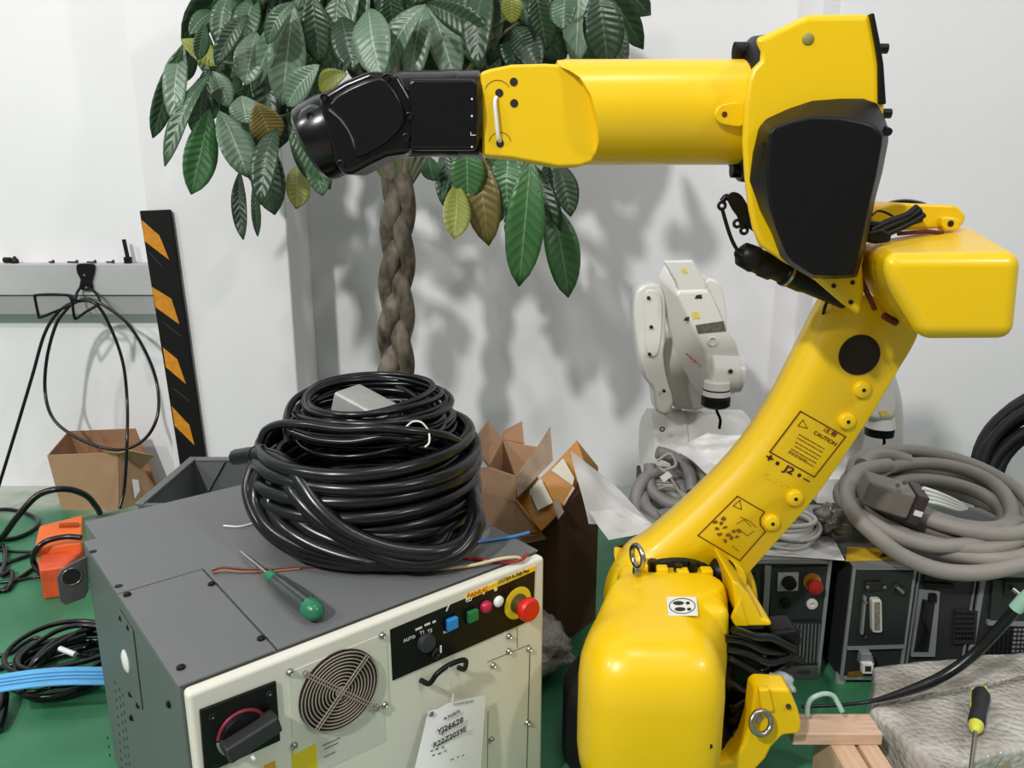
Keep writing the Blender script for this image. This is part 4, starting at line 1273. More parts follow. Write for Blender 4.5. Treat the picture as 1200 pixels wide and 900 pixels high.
M().loft([t5, [p - V((0, 0, 0.006)) for p in t5]]).build('lid_slot', mat('orange_dark', (170, 66, 20), 0.6), oc)
b4 = [G(52, 622, zc - .02), G(94, 612, zc - .02), G(92, 640, zc - .03), G(48, 655, zc - .03)]
M().loft([b4, [V((p.x, p.y, 0.0)) for p in b4]]).build('case_base', ORP2, oc)
cs_ = M().tube(smooth([G(95, 630, zc + .012), G(78, 629, zc + .016), G(55, 634, zc + .012), G(42, 645, zc - .01), G(39, 658, 0.05), G(48, 672, 0.03), (G(62, 677, 0.02)), G(84, 672, 0.015)], 6), 0.0085, 8).build('case_cable', CBL)
tag(cs_, 'thick black cable wrapped round the orange case', 'cable')

def floor_cable(pts, r, name, label, m=None):
    o_ = M().tube(smooth([G(u, v, z) for u, v, z in pts], 7), r, 8).build(name, m or CBL)
    return tag(o_, label, 'cable')
floor_cable([(-20, 640, .01), (0, 632, .02), (20, 606, .10), (45, 580, .16), (75, 573, .17), (100, 580, .12), (113, 594, .05), (117, 601, .01)], 0.010, 'arched_cable', 'thick black cable arching over the floor in front of the small carton')
floor_cable([(-20, 598, .006), (10, 597, .006), (32, 602, .006), (44, 609, .006), (40, 620, .006), (20, 630, .006), (0, 633, .006), (-20, 640, .006)], 0.007, 'floor_cable', 'thin black cable hooked on the floor left of the orange case')
floor_cable([(-20, 664, .008), (5, 660, .008), (30, 652, .008), (55, 642, .014), (78, 634, .10), (92, 632, .105)], 0.0065, 'floor_cable', 'black cable running from the left edge onto the orange case')
floor_cable([(-15, 700, .006), (5, 690, .006), (25, 676, .006), (45, 664, .008), (60, 668, .006), (90, 676, .006)], 0.006, 'floor_cable', 'black cable passing below the orange case on the green floor')
floor_cable([(-15, 684, .006), (15, 681, .006), (45, 676, .006), (75, 679, .006), (100, 674, .006)], 0.0045, 'floor_cable', 'thin black cable lying straight below the orange case')
floor_cable([(-12, 645, .006), (4, 640, .008), (6, 658, .01), (2, 674, .012), (14, 670, .01), (10, 690, .008), (-10, 692, .006)], 0.007, 'floor_cable', 'tangled black cable at the far left edge above the green floor')
floor_cable([(-15, 643, .006), (10, 646, .006), (38, 647, .006)], 0.0045, 'floor_cable', 'short thin cable left of the orange case')
floor_cable([(-15, 770, .006), (10, 766, .006), (25, 756, .008), (40, 748, .010), (52, 751, .010), (62, 758, .03), (90, 766, .02), (110, 770, .006)], 0.0055, 'floor_cable', 'wavy thin black cable above the blue strap')
floor_cable([(-15, 788, .006), (10, 780, .008), (40, 774, .014), (70, 764, .02), (105, 756, .02), (120, 754, .02)], 0.0075, 'floor_cable', 'straight black cable leading from the left edge behind the blue strap')
# cable bundle on the floor under the blue strap
fb = thing('floor_cable_bundle', 'tangled bundle of black cables on the green floor under the blue strap', 'cable', G(75, 800, 0))
random.seed(21)
for k in range(9):
    c = G(82, 792, 0)
    c.x += random.uniform(-0.01, 0.015); c.y += random.uniform(-0.012, 0.02)
    R = 0.118 + random.uniform(-0.03, 0.012)
    M().tube(ringpts(c, R, 0.012 + 0.007 * k, (random.uniform(-.08, .08), random.uniform(-.03, .12)), 0.009, sq=0.85), random.choice((0.0045, 0.006, 0.0075)), 8, closed=True).build('cable_turn', CBL, fb)
for pts in (((30, 800, .05), (40, 775, .07), (65, 752, .08), (95, 741, .07), (118, 738, .05)), ((34, 806, .05), (42, 782, .07), (66, 758, .08), (100, 745, .07)), ((26, 812, .04), (30, 790, .06), (52, 766, .09), (80, 748, .08), (106, 734, .05))):
    M().tube(smooth([G(*p) for p in pts], 6), 0.0068, 8).build('cable_strand', CBL, fb)
M().tube([G(70, 760, .09), G(88, 767, .085)], 0.006, 8).build('white_sleeve', WHT, fb)
ed = floor_cable([(-20, 850, .012), (-2, 830, .03), (4, 812, .03), (2, 836, .02), (-4, 856, .012)], 0.011, 'floor_cable', 'thick black cable end at the left edge below the blue strap')

# blue strap
rows = []
for k in range(15):
    t = k / 14
    u = -20 + 150 * t
    vt = 795 - 12 * sin(min(1, t * 1.2) * pi * 0.55) - 1
    z = 0.105 + 0.02 * sin(t * 3)
    rows.append([G(u, vt + 20 * j / 3, z - 0.001 * j) for j in range(4)])
stp = thing('blue_strap', 'light blue woven strap lying over the cables left of the cabinet', 'strap', G(50, 800, 0.1))
M().sheet(rows, 0.003).build('webbing', mat('blue_webbing', (96, 176, 226), 0.65, var=0.06, scale=30, bump=0.4, bscale=300), stp)
for off in (5, 9, 13):
    M().tube([G(-20 + 150 * k / 14, 795 - 12 * sin(min(1, k / 14 * 1.2) * pi * 0.55) - 1 + off, 0.107 + 0.02 * sin(k / 14 * 3)) for k in range(15)], 0.0009, 5).build('stitching', mat('blue_thread', (52, 120, 176), 0.7), stp)
# ================================================================ POTTED MONEY TREE
def leaf_material(name, c_dark, c_light, vein):
    m = bpy.data.materials.new(name)
    m.use_nodes = True
    nt = m.node_tree
    b = nt.nodes['Principled BSDF']
    uv = nt.nodes.new('ShaderNodeUVMap'); uv.uv_map = 'leaf'
    sep = nt.nodes.new('ShaderNodeSeparateXYZ')
    nt.links.new(uv.outputs[0], sep.inputs[0])
    def mth(op, a=None, b_=None, va=None, vb=None):
        n_ = nt.nodes.new('ShaderNodeMath'); n_.operation = op
        if a is not None: nt.links.new(a, n_.inputs[0])
        elif va is not None: n_.inputs[0].default_value = va
        if b_ is not None: nt.links.new(b_, n_.inputs[1])
        elif vb is not None: n_.inputs[1].default_value = vb
        return n_.outputs[0]
    av = mth('ABSOLUTE', sep.outputs['Y'])
    ph = mth('SUBTRACT', mth('MULTIPLY', sep.outputs['X'], vb=75.0), mth('MULTIPLY', av, vb=9.0))
    w = mth('SINE', ph)
    w2 = mth('POWER', mth('MULTIPLY_ADD', w, vb=0.5), vb=1.0)
    nz = nt.nodes.new('ShaderNodeTexNoise'); nz.inputs['Scale'].default_value = 14
    tc = nt.nodes.new('ShaderNodeTexCoord')
    nt.links.new(tc.outputs['Object'], nz.inputs['Vector'])
    mx = nt.nodes.new('ShaderNodeMix'); mx.data_type = 'RGBA'
    nt.links.new(nz.outputs['Fac'], mx.inputs[0])
    mx.inputs[6].default_value = (*lin(c_dark), 1); mx.inputs[7].default_value = (*lin(c_light), 1)
    # pale midrib and side veins
    mid = mth('LESS_THAN', av, vb=0.045)
    side = mth('MULTIPLY', mth('GREATER_THAN', w, vb=0.80), vb=0.15)
    fac = mth('MAXIMUM', mth('MULTIPLY', mid, vb=0.75), side)
    mx2 = nt.nodes.new('ShaderNodeMix'); mx2.data_type = 'RGBA'
    nt.links.new(fac, mx2.inputs[0])
    nt.links.new(mx.outputs[2], mx2.inputs[6])
    mx2.inputs[7].default_value = (*lin(vein), 1)
    nt.links.new(mx2.outputs[2], b.inputs['Base Color'])
    b.inputs['Roughness'].default_value = 0.38
    b.inputs['Subsurface Weight'].default_value = 0.0
    bp = nt.nodes.new('ShaderNodeBump'); bp.inputs['Strength'].default_value = 0.25; bp.inputs['Distance'].default_value = 0.002
    nt.links.new(w, bp.inputs['Height'])
    nt.links.new(bp.outputs[0], b.inputs['Normal'])
    return m
LG1 = leaf_material('leaf_green', (38, 66, 44), (66, 98, 66), (116, 142, 106))
LG2 = leaf_material('leaf_dark', (22, 42, 26), (44, 70, 44), (74, 100, 66))
LG3 = leaf_material('leaf_lit_green', (70, 96, 76), (108, 132, 108), (152, 168, 146))  # paler copy of the green, with the light on lit leaves painted in
LG4 = leaf_material('leaf_yellow', (104, 116, 46), (146, 150, 66), (166, 166, 96))
LG5 = leaf_material('leaf_brown', (78, 72, 30), (112, 98, 46), (126, 116, 66))
LG6 = leaf_material('leaf_fresh', (40, 84, 44), (64, 112, 62), (108, 146, 96))
LEAFM = {'g': LG1, 'd': LG2, 'l': LG3, 'y': LG4, 'b': LG5, 'f': LG6}

plant = thing('money_tree', 'potted money tree with a braided trunk and long drooping leaves, behind the robot arm', 'plant', (P(456, 450, 2.16).x, 2.16, 0))
px0 = P(456, 450, 2.16).x
lnum = 0
def leaf(base, tip, wid, kind='g', bend=0.10, face=None, twist=0.0, fold=0.22):
    base, tip = V(base), V(tip)
    d = tip - base
    L = d.length
    cam_dir = (V((0, 0, EYE)) - (base + tip) / 2).normalized()
    t0 = d.normalized()
    # the leaf bows upwards / towards the viewer
    nrm = cam_dir + V((0, 0, 0.35)) if face is None else V(face)
    nrm = (nrm - t0 * nrm.dot(t0)).normalized()
    side = t0.cross(nrm).normalized()
    c_, s_ = cos(twist), sin(twist)
    nrm, side = nrm * c_ + side * s_, side * c_ - nrm * s_
    NL, NW = 12, 6
    verts, uvs, faces = [], [], []
    ph = random.uniform(0, 6)
    for i in range(NL + 1):
        t = i / NL
        w = wid * 0.5 * (sin(pi * min(1, t ** 1.15)) ** 0.62) * (0.74 + 0.36 * t)
        if t > 0.86: w *= 1 - ((t - 0.86) / 0.14) ** 2 * 0.4
        w = max(w, 0.0012)
        c = base + d * t + nrm * (bend * L * sin(pi * t)) + V((0, 0, bend * 0.8 * L * sin(pi * t)))
        for j in range(NW + 1):
            q = (j / NW) * 2 - 1
            off = side * (q * w) - nrm * (-abs(q) * w * fold) + nrm * (0.05 * w * sin(9 * t + ph + q * 2) )
            verts.append(c + off)
            uvs.append((t, q))
    for i in range(NL):
        for j in range(NW):
            a = i * (NW + 1) + j
            faces.append((a, a + 1, a + NW + 2, a + NW + 1))
    me = bpy.data.meshes.new('leaf')
    me.from_pydata(verts, [], faces)
    ul = me.uv_layers.new(name='leaf')
    for poly in me.polygons:
        for li in poly.loop_indices:
            ul.data[li].uv = uvs[me.loops[li].vertex_index]
    me.shade_smooth()
    me.materials.append(LEAFM[kind])
    o_ = bpy.data.objects.new('leaf', me)
    COL.objects.link(o_)
    md = o_.modifiers.new('thick', 'SOLIDIFY'); md.thickness = 0.0012
    attach(o_, plant)
    return o_

random.seed(4)
traced = [
 (214, 52, 179, 162, 24, 'g'), (215, 54, 204, 145, 26, 'l'), (212, 46, 254, 78, 30, 'y'), (257, 14, 222, 41, 18, 'g'), (270, -8, 256, 57, 24, 'g'),
 (291, 18, 252, 76, 22, 'd'), (246, 82, 235, 168, 33, 'd'), (247, 86, 193, 195, 21, 'g'), (249, 83, 268, 126, 26, 'l'), (246, 128, 224, 228, 38, 'f'),
 (257, 130, 290, 208, 40, 'l'), (283, 112, 290, 145, 34, 'l'), (301, 38, 288, 100, 34, 'l'), (344, 4, 296, 106, 26, 'l'), (344, 5, 331, 124, 42, 'l'),
 (344, 5, 361, 76, 26, 'g'), (345, 2, 313, 52, 22, 'g'), (393, -6, 359, 74, 32, 'l'), (397, -6, 394, 92, 54, 'l'), (374, 76, 336, 124, 34, 'l'),
 (407, 86, 374, 106, 24, 'y'), (300, 120, 321, 168, 40, 'b'), (312, 160, 322, 252, 42, 'd'), (281, 200, 285, 281, 19, 'd'), (297, 212, 302, 277, 11, 'd'),
 (347, 195, 347, 245, 30, 'y'), (338, 148, 387, 222, 36, 'g'), (432, 10, 447, 92, 46, 'l'), (499, 4, 440, 28, 30, 'g'), (499, 5, 449, 90, 34, 'l'),
 (499, 6, 481, 98, 34, 'l'), (500, 7, 533, 98, 40, 'l'), (501, 6, 588, 84, 38, 'l'), (501, 4, 575, 44, 32, 'd'), (600, -14, 600, 28, 24, 'y'),
 (602, 29, 678, 46, 34, 'd'), (602, 30, 662, 66, 34, 'd'), (602, 31, 632, 82, 34, 'd'), (601, 31, 602, 84, 30, 'd'), (664, -10, 660, 35, 32, 'g'),
 (700, -14, 712, 78, 46, 'd'), (718, 15, 731, 80, 21, 'd'), (468, 172, 468, 233, 34, 'y'), (502, 182, 508, 212, 24, 'g'), (530, 190, 517, 238, 8, 'g'),
 (546, 165, 548, 235, 40, 'f'), (536, 215, 532, 280, 34, 'y'), (560, 178, 573, 288, 42, 'b'), (596, 172, 594, 248, 44, 'f'), (622, 182, 608, 336, 46, 'f'),
 (628, 195, 651, 292, 32, 'd'), (640, 232, 666, 349, 42, 'f'), (650, 185, 669, 254, 30, 'd'), (602, 215, 606, 300, 36, 'd'), (575, 180, 566, 262, 34, 'd'),
 (520, 175, 528, 250, 30, 'd'), (362, 175, 378, 230, 28, 'g'), (325, 150, 305, 240, 30, 'd'), (262, 70, 240, 120, 26, 'd'), (275, 60, 262, 140, 26, 'g'),
 (300, -5, 285, 60, 30, 'g'), (320, -8, 335, 60, 30, 'd'), (365, -10, 375, 75, 34, 'd'), (420, -14, 425, 70, 36, 'd'), (455, -14, 465, 60, 34, 'd'),
 (540, -16, 555, 55, 34, 'd'), (570, -16, 560, 80, 36, 'd'), (625, -16, 640, 60, 34, 'd'), (590, -10, 545, 40, 30, 'g'), (690, -12, 684, 62, 32, 'g'),
 (650, -12, 610, 20, 30, 'g'), (240, 26, 232, 70, 18, 'g'), (400, 20, 415, 84, 34, 'd'), (310, 60, 316, 150, 34, 'd'), (295, 90, 278, 170, 28, 'd'),
]
for (u0, v0, u1, v1, w, k) in traced:
    Y0 = 2.05 + random.uniform(-0.10, 0.16)
    if v0 > 160: Y0 += 0.06
    sz = Y0 / 0.985 / FPX
    b_, t_ = P(u0, v0, Y0), P(u1, v1, Y0 - random.uniform(-0.04, 0.10))
    leaf(b_, t_, w * sz * 1.0, k, bend=random.uniform(0.03, 0.10), twist=random.uniform(-0.45, 0.45))
random.seed(19)
for (u0, v0, u1, v1, w, k) in ((430, 5, 418, 98, 40, 'd'), (455, 15, 462, 104, 40, 'd'), (475, 10, 470, 100, 38, 'd'), (515, 15, 508, 102, 38, 'd'), (545, 20, 552, 104, 40, 'd'),
        (575, 15, 580, 98, 38, 'd'), (615, 10, 622, 92, 38, 'd'), (645, 5, 648, 88, 38, 'd'), (675, 0, 690, 84, 36, 'd'), (385, 20, 378, 112, 40, 'd'), (350, 40, 352, 140, 40, 'd'),
        (330, 70, 326, 175, 38, 'd'), (345, 90, 362, 185, 36, 'g'), (270, 30, 262, 110, 34, 'd'), (255, 60, 250, 140, 30, 'd'), (310, 20, 300, 110, 36, 'd'), (280, 110, 270, 190, 30, 'd'),
        (300, 130, 296, 215, 34, 'd'), (585, 180, 584, 262, 36, 'd'), (615, 185, 628, 280, 34, 'd'), (640, 190, 644, 262, 30, 'g'), (555, 170, 540, 240, 30, 'd'), (236, 30, 244, 90, 22, 'g'), (225, 45, 218, 96, 18, 'd')):
    Y0 = 2.24 + random.uniform(-0.03, 0.06)
    leaf(P(u0, v0, Y0), P(u1, v1, Y0 - random.uniform(-0.03, 0.05)), w * Y0 / 0.985 / FPX, k, bend=random.uniform(0.03, 0.08), twist=random.uniform(-0.4, 0.4))
# fuller crown behind and above
random.seed(9)
hubs = [(300, -40), (360, -60), (430, -50), (500, -40), (560, -60), (620, -50), (680, -40), (400, -140), (520, -150), (600, -130), (330, -120), (460, -220)]
for (hu, hv) in hubs:
    Yh = 2.20 + random.uniform(-0.08, 0.15)
    for k in range(7):
        a = radians(35 + 110 * k / 6 + random.uniform(-8, 8))
        ln = random.uniform(100, 140)
        u1, v1 = hu + ln * cos(a) * 0.85, hv + ln * sin(a)
        Yt = Yh + random.uniform(-0.12, 0.14)
        leaf(P(hu, hv, Yh), P(u1, v1, Yt), random.uniform(32, 42) * Yh / FPX, random.choice('gddl'), bend=random.uniform(0.08, 0.16), twist=random.uniform(-0.6, 0.6))
# braided trunk
BARK = mat('braided_bark', (128, 118, 102), 0.85, var=0.0, rgb2=(50, 44, 38), scale=34, detail=9, bump=0.8, bscale=70, bdist=0.004, stretch=(1, 1, 0.5))
tb_, tt_ = V((px0, 2.16, 0.22)), V((P(467, 205, 2.16).x, 2.16, P(467, 205, 2.16).z))
for s_ in range(3):
    pts = []
    for i in range(70):
        t = i / 69
        a = t * 2 * pi * 2.1 + s_ * 2 * pi / 3
        c = tb_.lerp(tt_, t)
        sc = 1.0 - 0.22 * t
        pts.append(c + V((0.030 * sin(a) * sc, 0.020 * sin(2 * a) * sc, 0)))
    rs = [0.0285 * (1.05 - 0.22 * i / 69) for i in range(70)]
    M().tube(pts, rs, 12).build('trunk_strand', BARK, plant)
# stems from the crown to the leaf clusters
ctop = tt_ + V((0, 0, -0.02))
for (u, v, y) in ((446, 130, 2.14), (468, 120, 2.2), (490, 120, 2.12)):
    pass
STEM = mat('green_stem', (86, 92, 62), 0.7, var=0.2, scale=20)
for (u, v, y, r) in ((344, -20, 2.10, .008), (395, -25, 2.1, .008), (250, 70, 2.1, .006), (499, -15, 2.1, .008), (602, 15, 2.1, .007), (690, -20, 2.1, .006), (310, 140, 2.1, .006), (625, 170, 2.14, .006), (555, 160, 2.14, .006), (460, -200, 2.2, .01), (350, 150, 2.1, .005)):
    e = P(u, v, y)
    mid_ = ctop.lerp(e, 0.45) + V((0, 0, 0.10))
    M().tube(smooth([ctop - V((0, 0, 0.04)), mid_, e], 8), [r * 1.5 - (r * 0.9) * i / 16 for i in range(17)], 8).build('stem', STEM, plant)
for du in (-15, 12):
    e = P(467 + du * 1.3, 150, 2.16)
    M().tube(smooth([ctop - V((0, 0, 0.1)), ctop.lerp(e, 0.5) + V((du * 0.0006, 0, 0)), e, e + V((du * 0.002, 0, 0.12))], 6), 0.018, 10).build('branch', BARK, plant)
# pot and soil
M().lathe([(0.0, 0.0), (0.0, 0.12), (0.012, 0.125), (0.22, 0.155), (0.25, 0.160), (0.25, 0.145), (0.225, 0.14), (0.225, 0.0)], (px0, 2.16, 0), (0, 0, 1), 40, caps=False).build('pot', mat('dark_pot', (60, 52, 48), 0.5), plant)
M().lathe([(0.215, 0.139), (0.224, 0.10), (0.228, 0.0)], (px0, 2.16, 0), (0, 0, 1), 24).build('soil', mat('potting_soil', (52, 40, 30), 0.95, bump=0.8, bscale=60, bdist=0.01), plant)
# ================================================================ CARTONS BEHIND THE CABINET
c1t = thing('open_carton', 'open cardboard carton with raised flaps behind the black cable coil', 'carton', (0.0, 1.92, 0))
A_, B_, C_, D_ = G(572, 547, .42), G(606, 559, .42), G(631, 524, .42), G(588, 516, .42)
def panel3(pts, th, name, m, parent):
    pts = [V(p) for p in pts]
    n_ = (pts[1] - pts[0]).cross(pts[-1] - pts[0]).normalized() * th
    return M().loft([pts, [p + n_ for p in pts]]).build(name, m, parent)
def dn0(p, z=0.0): return V((p.x, p.y, z))
for a, b in ((A_, B_), (B_, C_), (C_, D_), (D_, A_)):
    panel3([a, b, dn0(b), dn0(a)], 0.004, 'carton_wall', CARD, c1t)
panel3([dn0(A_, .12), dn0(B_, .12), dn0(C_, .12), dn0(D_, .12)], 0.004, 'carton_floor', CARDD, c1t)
panel3([A_, D_, P(571, 493, D_.y + .02), P(551, 520, A_.y - .02)], 0.004, 'flap', CARD, c1t)
panel3([D_, D_.lerp(C_, .62), P(612, 495, D_.y + .05), P(590, 506, D_.y + .06)], 0.004, 'flap', CARDD, c1t)
panel3([B_, C_, P(647, 538, C_.y - .04), P(645, 500, C_.y + .0), P(603, 566, B_.y - .01)][0:2] + [P(645, 500, C_.y - .02), P(648, 540, C_.y - .10), P(608, 581, B_.y - .06)], 0.004, 'flap', mat('cardboard_grey', (150, 128, 108), 0.75, var=0.16, scale=26), c1t)
panel3([A_, B_, P(605, 586, B_.y - .035), P(557, 575, A_.y - .03), P(556, 549, A_.y - .02)], 0.004, 'flap', CARD, c1t)
panel3([P(556, 575, A_.y - .03), P(605, 586, B_.y - .035), P(640, 632, B_.y - .05), P(600, 640, B_.y - .06), P(556, 604, A_.y - .04)], 0.004, 'front_panel', CARD, c1t)
TAPE = mat('brown_packing_tape', (176, 120, 36), 0.28, var=0.18, scale=16, coat=0.3)
panel3([P(563, 578, A_.y - .034), P(606, 588, B_.y - .0395), P(635, 627, B_.y - .054), P(612, 628, B_.y - .06), P(575, 592, A_.y - .038)], -0.0015, 'packing_tape', TAPE, c1t)

c2t = thing('taped_carton', 'tall carton sealed with brown tape, shaded right side facing the yellow robot', 'carton', (0.12, 1.82, 0))
N2, L2, R2 = V((.11, 1.706, .36)), V((.035, 1.80, .36)), V((.218, 1.838, .40))
F2 = L2 + R2 - N2
CARDK = mat('shaded_brown_carton', (92, 62, 40), 0.75, var=0.12, scale=8)  # shade on the carton's side is put into this darker brown
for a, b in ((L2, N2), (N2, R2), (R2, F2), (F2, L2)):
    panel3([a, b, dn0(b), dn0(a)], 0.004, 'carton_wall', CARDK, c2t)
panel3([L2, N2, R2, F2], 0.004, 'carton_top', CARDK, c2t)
pk = P(676, 516, 1.80)
lid = panel3([P(604, 586, 1.79), P(645, 549, 1.80), pk, P(686, 545, 1.785), P(672, 572, 1.75), P(652, 604, 1.70), P(634, 622, 1.70)], 0.005, 'taped_lid', TAPE, c2t)
panel3([pk, P(701, 547, 1.83), P(701, 580, 1.84), P(688, 548, 1.79)], 0.004, 'lid_edge', TAPE, c2t)
def tapeq(pts, m): panel3([P(u, v, y) for u, v, y in pts], 0.0012, 'tape_strip', m, lid)
WT = mat('white_tape', (206, 200, 184), 0.5, var=0.05, scale=20)
tapeq([(620, 574, 1.778), (634, 561, 1.778), (648, 589, 1.712), (630, 598, 1.722)], WT)
tapeq([(646, 551, 1.785), (660, 537, 1.785), (673, 560, 1.745), (671, 569, 1.738)], WT)
tapeq([(648, 590, 1.70), (654, 584, 1.70), (661, 600, 1.69), (654, 609, 1.69)], mat('grey_tape', (148, 134, 120), 0.5))

# large loose white sheet
def patch(corners, nu, nv, bump_, seed, th=0.0012):
    """sheet through four corner points given as (u, v, Y), gently crumpled"""
    random.seed(seed)
    a, b, c, d = [P(*q) for q in corners]
    ph = [random.uniform(0, 6) for _ in range(6)]
    rows = []
    for i in range(nu + 1):
        s_ = i / nu
        r = []
        for j in range(nv + 1):
            t = j / nv
            p_ = (a * (1 - s_) + b * s_) * (1 - t) + (d * (1 - s_) + c * s_) * t
            w = bump_ * (sin(3 * s_ * pi + ph[0]) * sin(2 * t * pi + ph[1]) + 0.5 * abs(sin(4 * (s_ + t) + ph[2])) + 0.4 * sin(9 * s_ + ph[3]) * sin(7 * t + ph[4]))
            r.append(p_ + V((0, -w, w * 0.5)))
        rows.append(r)
    return M().sheet(rows, th)
ps = patch([(669, 529, 1.70), (713, 563, 1.80), (768, 618, 1.74), (690, 614, 1.62)], 8, 8, 0.010, 3).build('wrapping_paper', PAPER)
tag(ps, 'large white paper sheet draped beside the taped carton', 'paper')
ps = patch([(690, 600, 1.63), (735, 596, 1.70), (772, 622, 1.66), (713, 633, 1.58)], 6, 6, 0.008, 5).build('paper_fold', PAPER)
tag(ps, 'folded lower white paper sheet behind the steel eye bolt', 'paper')

# dark low crate that carries the white robots and cables
CR = mat('dark_green_crate', (30, 48, 42), 0.6, var=0.12)
crate = thing('low_crate', 'low dark crate under the white robot and grey cables', 'crate', (0.78, 2.22, 0))
M().box((0.42, 2.02, 0.03), (1.20, 2.50, 0.185)).build('crate_box', CR, crate, bevel=0.004)
for x in (0.48, 0.75, 1.12):
    M().box((x - .04, 2.03, 0.0), (x + .04, 2.49, 0.034)).build('crate_runner', CR, crate)

# ================================================================ WHITE ROBOT
wr_ = thing('white_robot', 'small white robot arm with its wrist hanging down, by the white wall', 'robot arm', (0.52, 2.24, 0.185))
def WB(m, name, mt=RWHT, bevel=0.006, parent=None, **k):
    return m.build(name, mt, parent or wr_, bevel=bevel, **k)
WB(M().box((0.43, 2.16, 0.186), (0.68, 2.40, 0.24)), 'base')
bc0 = P(812, 560, 2.27)
WB(M().lathe([(0, 0.115), (0.05, 0.115), (0.10, 0.095), (0.14, 0.09)], (bc0.x, 2.27, 0.24), (0, 0, 1), 36), 'turret_base', bevel=0)
dl = P(754, 528, 2.25)
drum = M()
dcy = P(775, 522, 2.25)
WB(M().lathe([(P(754, 522, 2.25).x, 0.090), (P(759, 522, 2.25).x, 0.112), (P(796, 522, 2.25).x, 0.116), (P(798, 522, 2.25).x, 0.108), (P(868, 522, 2.25).x, 0.108), (P(873, 522, 2.25).x, 0.095)],
            (0, 2.25, dcy.z), (1, 0, 0), 44), 'shoulder_drum', bevel=0, ang=28)
# lower arm plate at the left
la = smooth2([(744, 348), (750, 337), (759, 333), (772, 334), (780, 350), (781, 393), (778, 414), (781, 440), (789, 470), (785, 486), (769, 482), (765, 457), (755, 443), (749, 418), (743, 377)], 3)
WB(M().prism(la, 2.14, 2.22), 'lower_arm', bevel=0.016)
lp_ = smooth2([(756, 345), (766, 340), (775, 348), (776, 380), (771, 415), (759, 415), (756, 385)], 3)
WB(M().prism(lp_, 2.134, 2.15), 'arm_cover', bevel=0.004)
for u, v in ((760, 349), (763, 383), (761, 415), (778, 458)):
    c = P(u, v, 2.132)
    WB(M().cyl(c, c + V((0, -0.004, 0)), 0.005, n=10), 'arm_screw', DKST, 0)
# shoulder cross body
WB(M().prism(smooth2([(776, 400), (800, 396), (826, 410), (836, 440), (838, 476), (792, 480), (780, 450)], 2), 2.20, 2.32), 'cross_body', bevel=0.012)
# right hand plate
WB(M().prism(smooth2([(826, 331), (838, 328), (847, 338), (852, 365), (853, 385), (862, 410), (866, 440), (852, 455), (834, 420), (828, 370)], 3), 2.16, 2.27), 'right_plate', bevel=0.012)
# forearm reaching down towards the viewer
bk = [(770, 323), (778, 306), (811, 303), (828, 331), (848, 385), (862, 420), (863, 450), (851, 462), (822, 463), (812, 455), (799, 431), (782, 389)]
ft = [(792, 346), (797, 342), (828, 341), (834, 345), (851, 384), (863, 400), (870, 426), (866, 452), (838, 460), (832, 442), (826, 412), (808, 378)]
WB(M().loft([[P(u, v, 2.17) for u, v in bk], [P(u, v, 2.08) for u, v in ft]]), 'forearm', bevel=0.009, bang=25)
WB(M().loft([[P(u, v, 2.10) for u, v in ((776, 305), (812, 304), (828, 332), (829, 341), (793, 343), (790, 330))], [P(u, v, 2.085) for u, v in ((778, 307), (811, 306), (826, 332), (827, 339), (796, 341), (792, 329))]]), 'forearm_cap', bevel=0.003)
# wrist drum
wc = P(849, 437, 2.10)
WB(M().lathe([(-0.046, 0.05), (-0.042, 0.056), (0.026, 0.057), (0.028, 0.053), (0.042, 0.052), (0.048, 0.042)], wc, (1, 0, -0.05), 36), 'wrist_drum', bevel=0, ang=28)
c = P(856, 435, 2.045)
WB(M().cyl(c, c + V((0, -0.004, 0)), 0.006, n=12), 'wrist_screw', DKST, 0)
fl_ = P(839, 466, 2.05)
WB(M().lathe([(0.026, 0.036), (0.004, 0.036), (0.002, 0.039), (-0.020, 0.0385), (-0.026, 0.03), (-0.028, 0.0)], fl_, (0, 0, 1), 32), 'tool_flange', BLK, 0)
WB(M().lathe([(0.045, 0.034), (0.008, 0.0372), (0.006, 0.0)], fl_, (0, 0, 1), 32), 'flange_neck', RWHT, 0)
WB(M().tube(smooth([P(838, 476, 2.05), P(841, 484, 2.04), P(844, 492, 2.05), P(843, 502, 2.06)], 5), 0.0042, 8), 'tool_lead', BLK, 0)
# small printed labels on the forearm
def decal(pts, Y, name, mt, par=None):
    return M().loft([[P(u, v, Y) for u, v in pts], [P(u, v, Y - 0.0008) for u, v in pts]]).build(name, mt, par or wr_)
YL = mat('yellow_decal', (232, 206, 90), 0.5)
decal([(798, 317), (801.5, 313.5), (806, 319), (803, 321)], 2.0845, 'warning_decal', YL)
decal([(811, 366), (817, 365), (821, 373), (812, 374)], 2.0795, 'warning_decal', YL)
decal([(816, 346), (822, 345), (823, 350), (814, 350)], 2.0795, 'port_plug', PRINT)
decal([(815, 381), (848, 376), (851, 388), (818, 391)], 2.079, 'rating_plate', mat('dark_rating_plate', (96, 92, 84), 0.5, var=0.35, scale=120))
decal([(803, 372), (808, 371), (807, 376), (801, 376)], 2.08, 'clip', PRINT)
decal([(838, 453), (852, 453), (850, 461), (840, 461)], 2.046, 'warning_decal', mat('amber_decal', (196, 166, 84), 0.5, var=0.2, scale=90))
for k in range(3):
    M().tube([P(804 + 4 * k, 414 + 5 * k, 2.10), P(812 + 3 * k, 421 + 2 * k, 2.10)], 0.0022, 6).build('red_mark', mat('red_decal', (196, 96, 96), 0.5), wr_)
decal([(824, 408), (836, 406), (838, 412), (828, 414)], 2.079, 'warning_decal', PRINT) if False else None
M().torus(P(835, 400, 2.077), (0, 1, 0), 0.011, 0.002, 22, 8).build('plug_ring', RWHT, wr_)
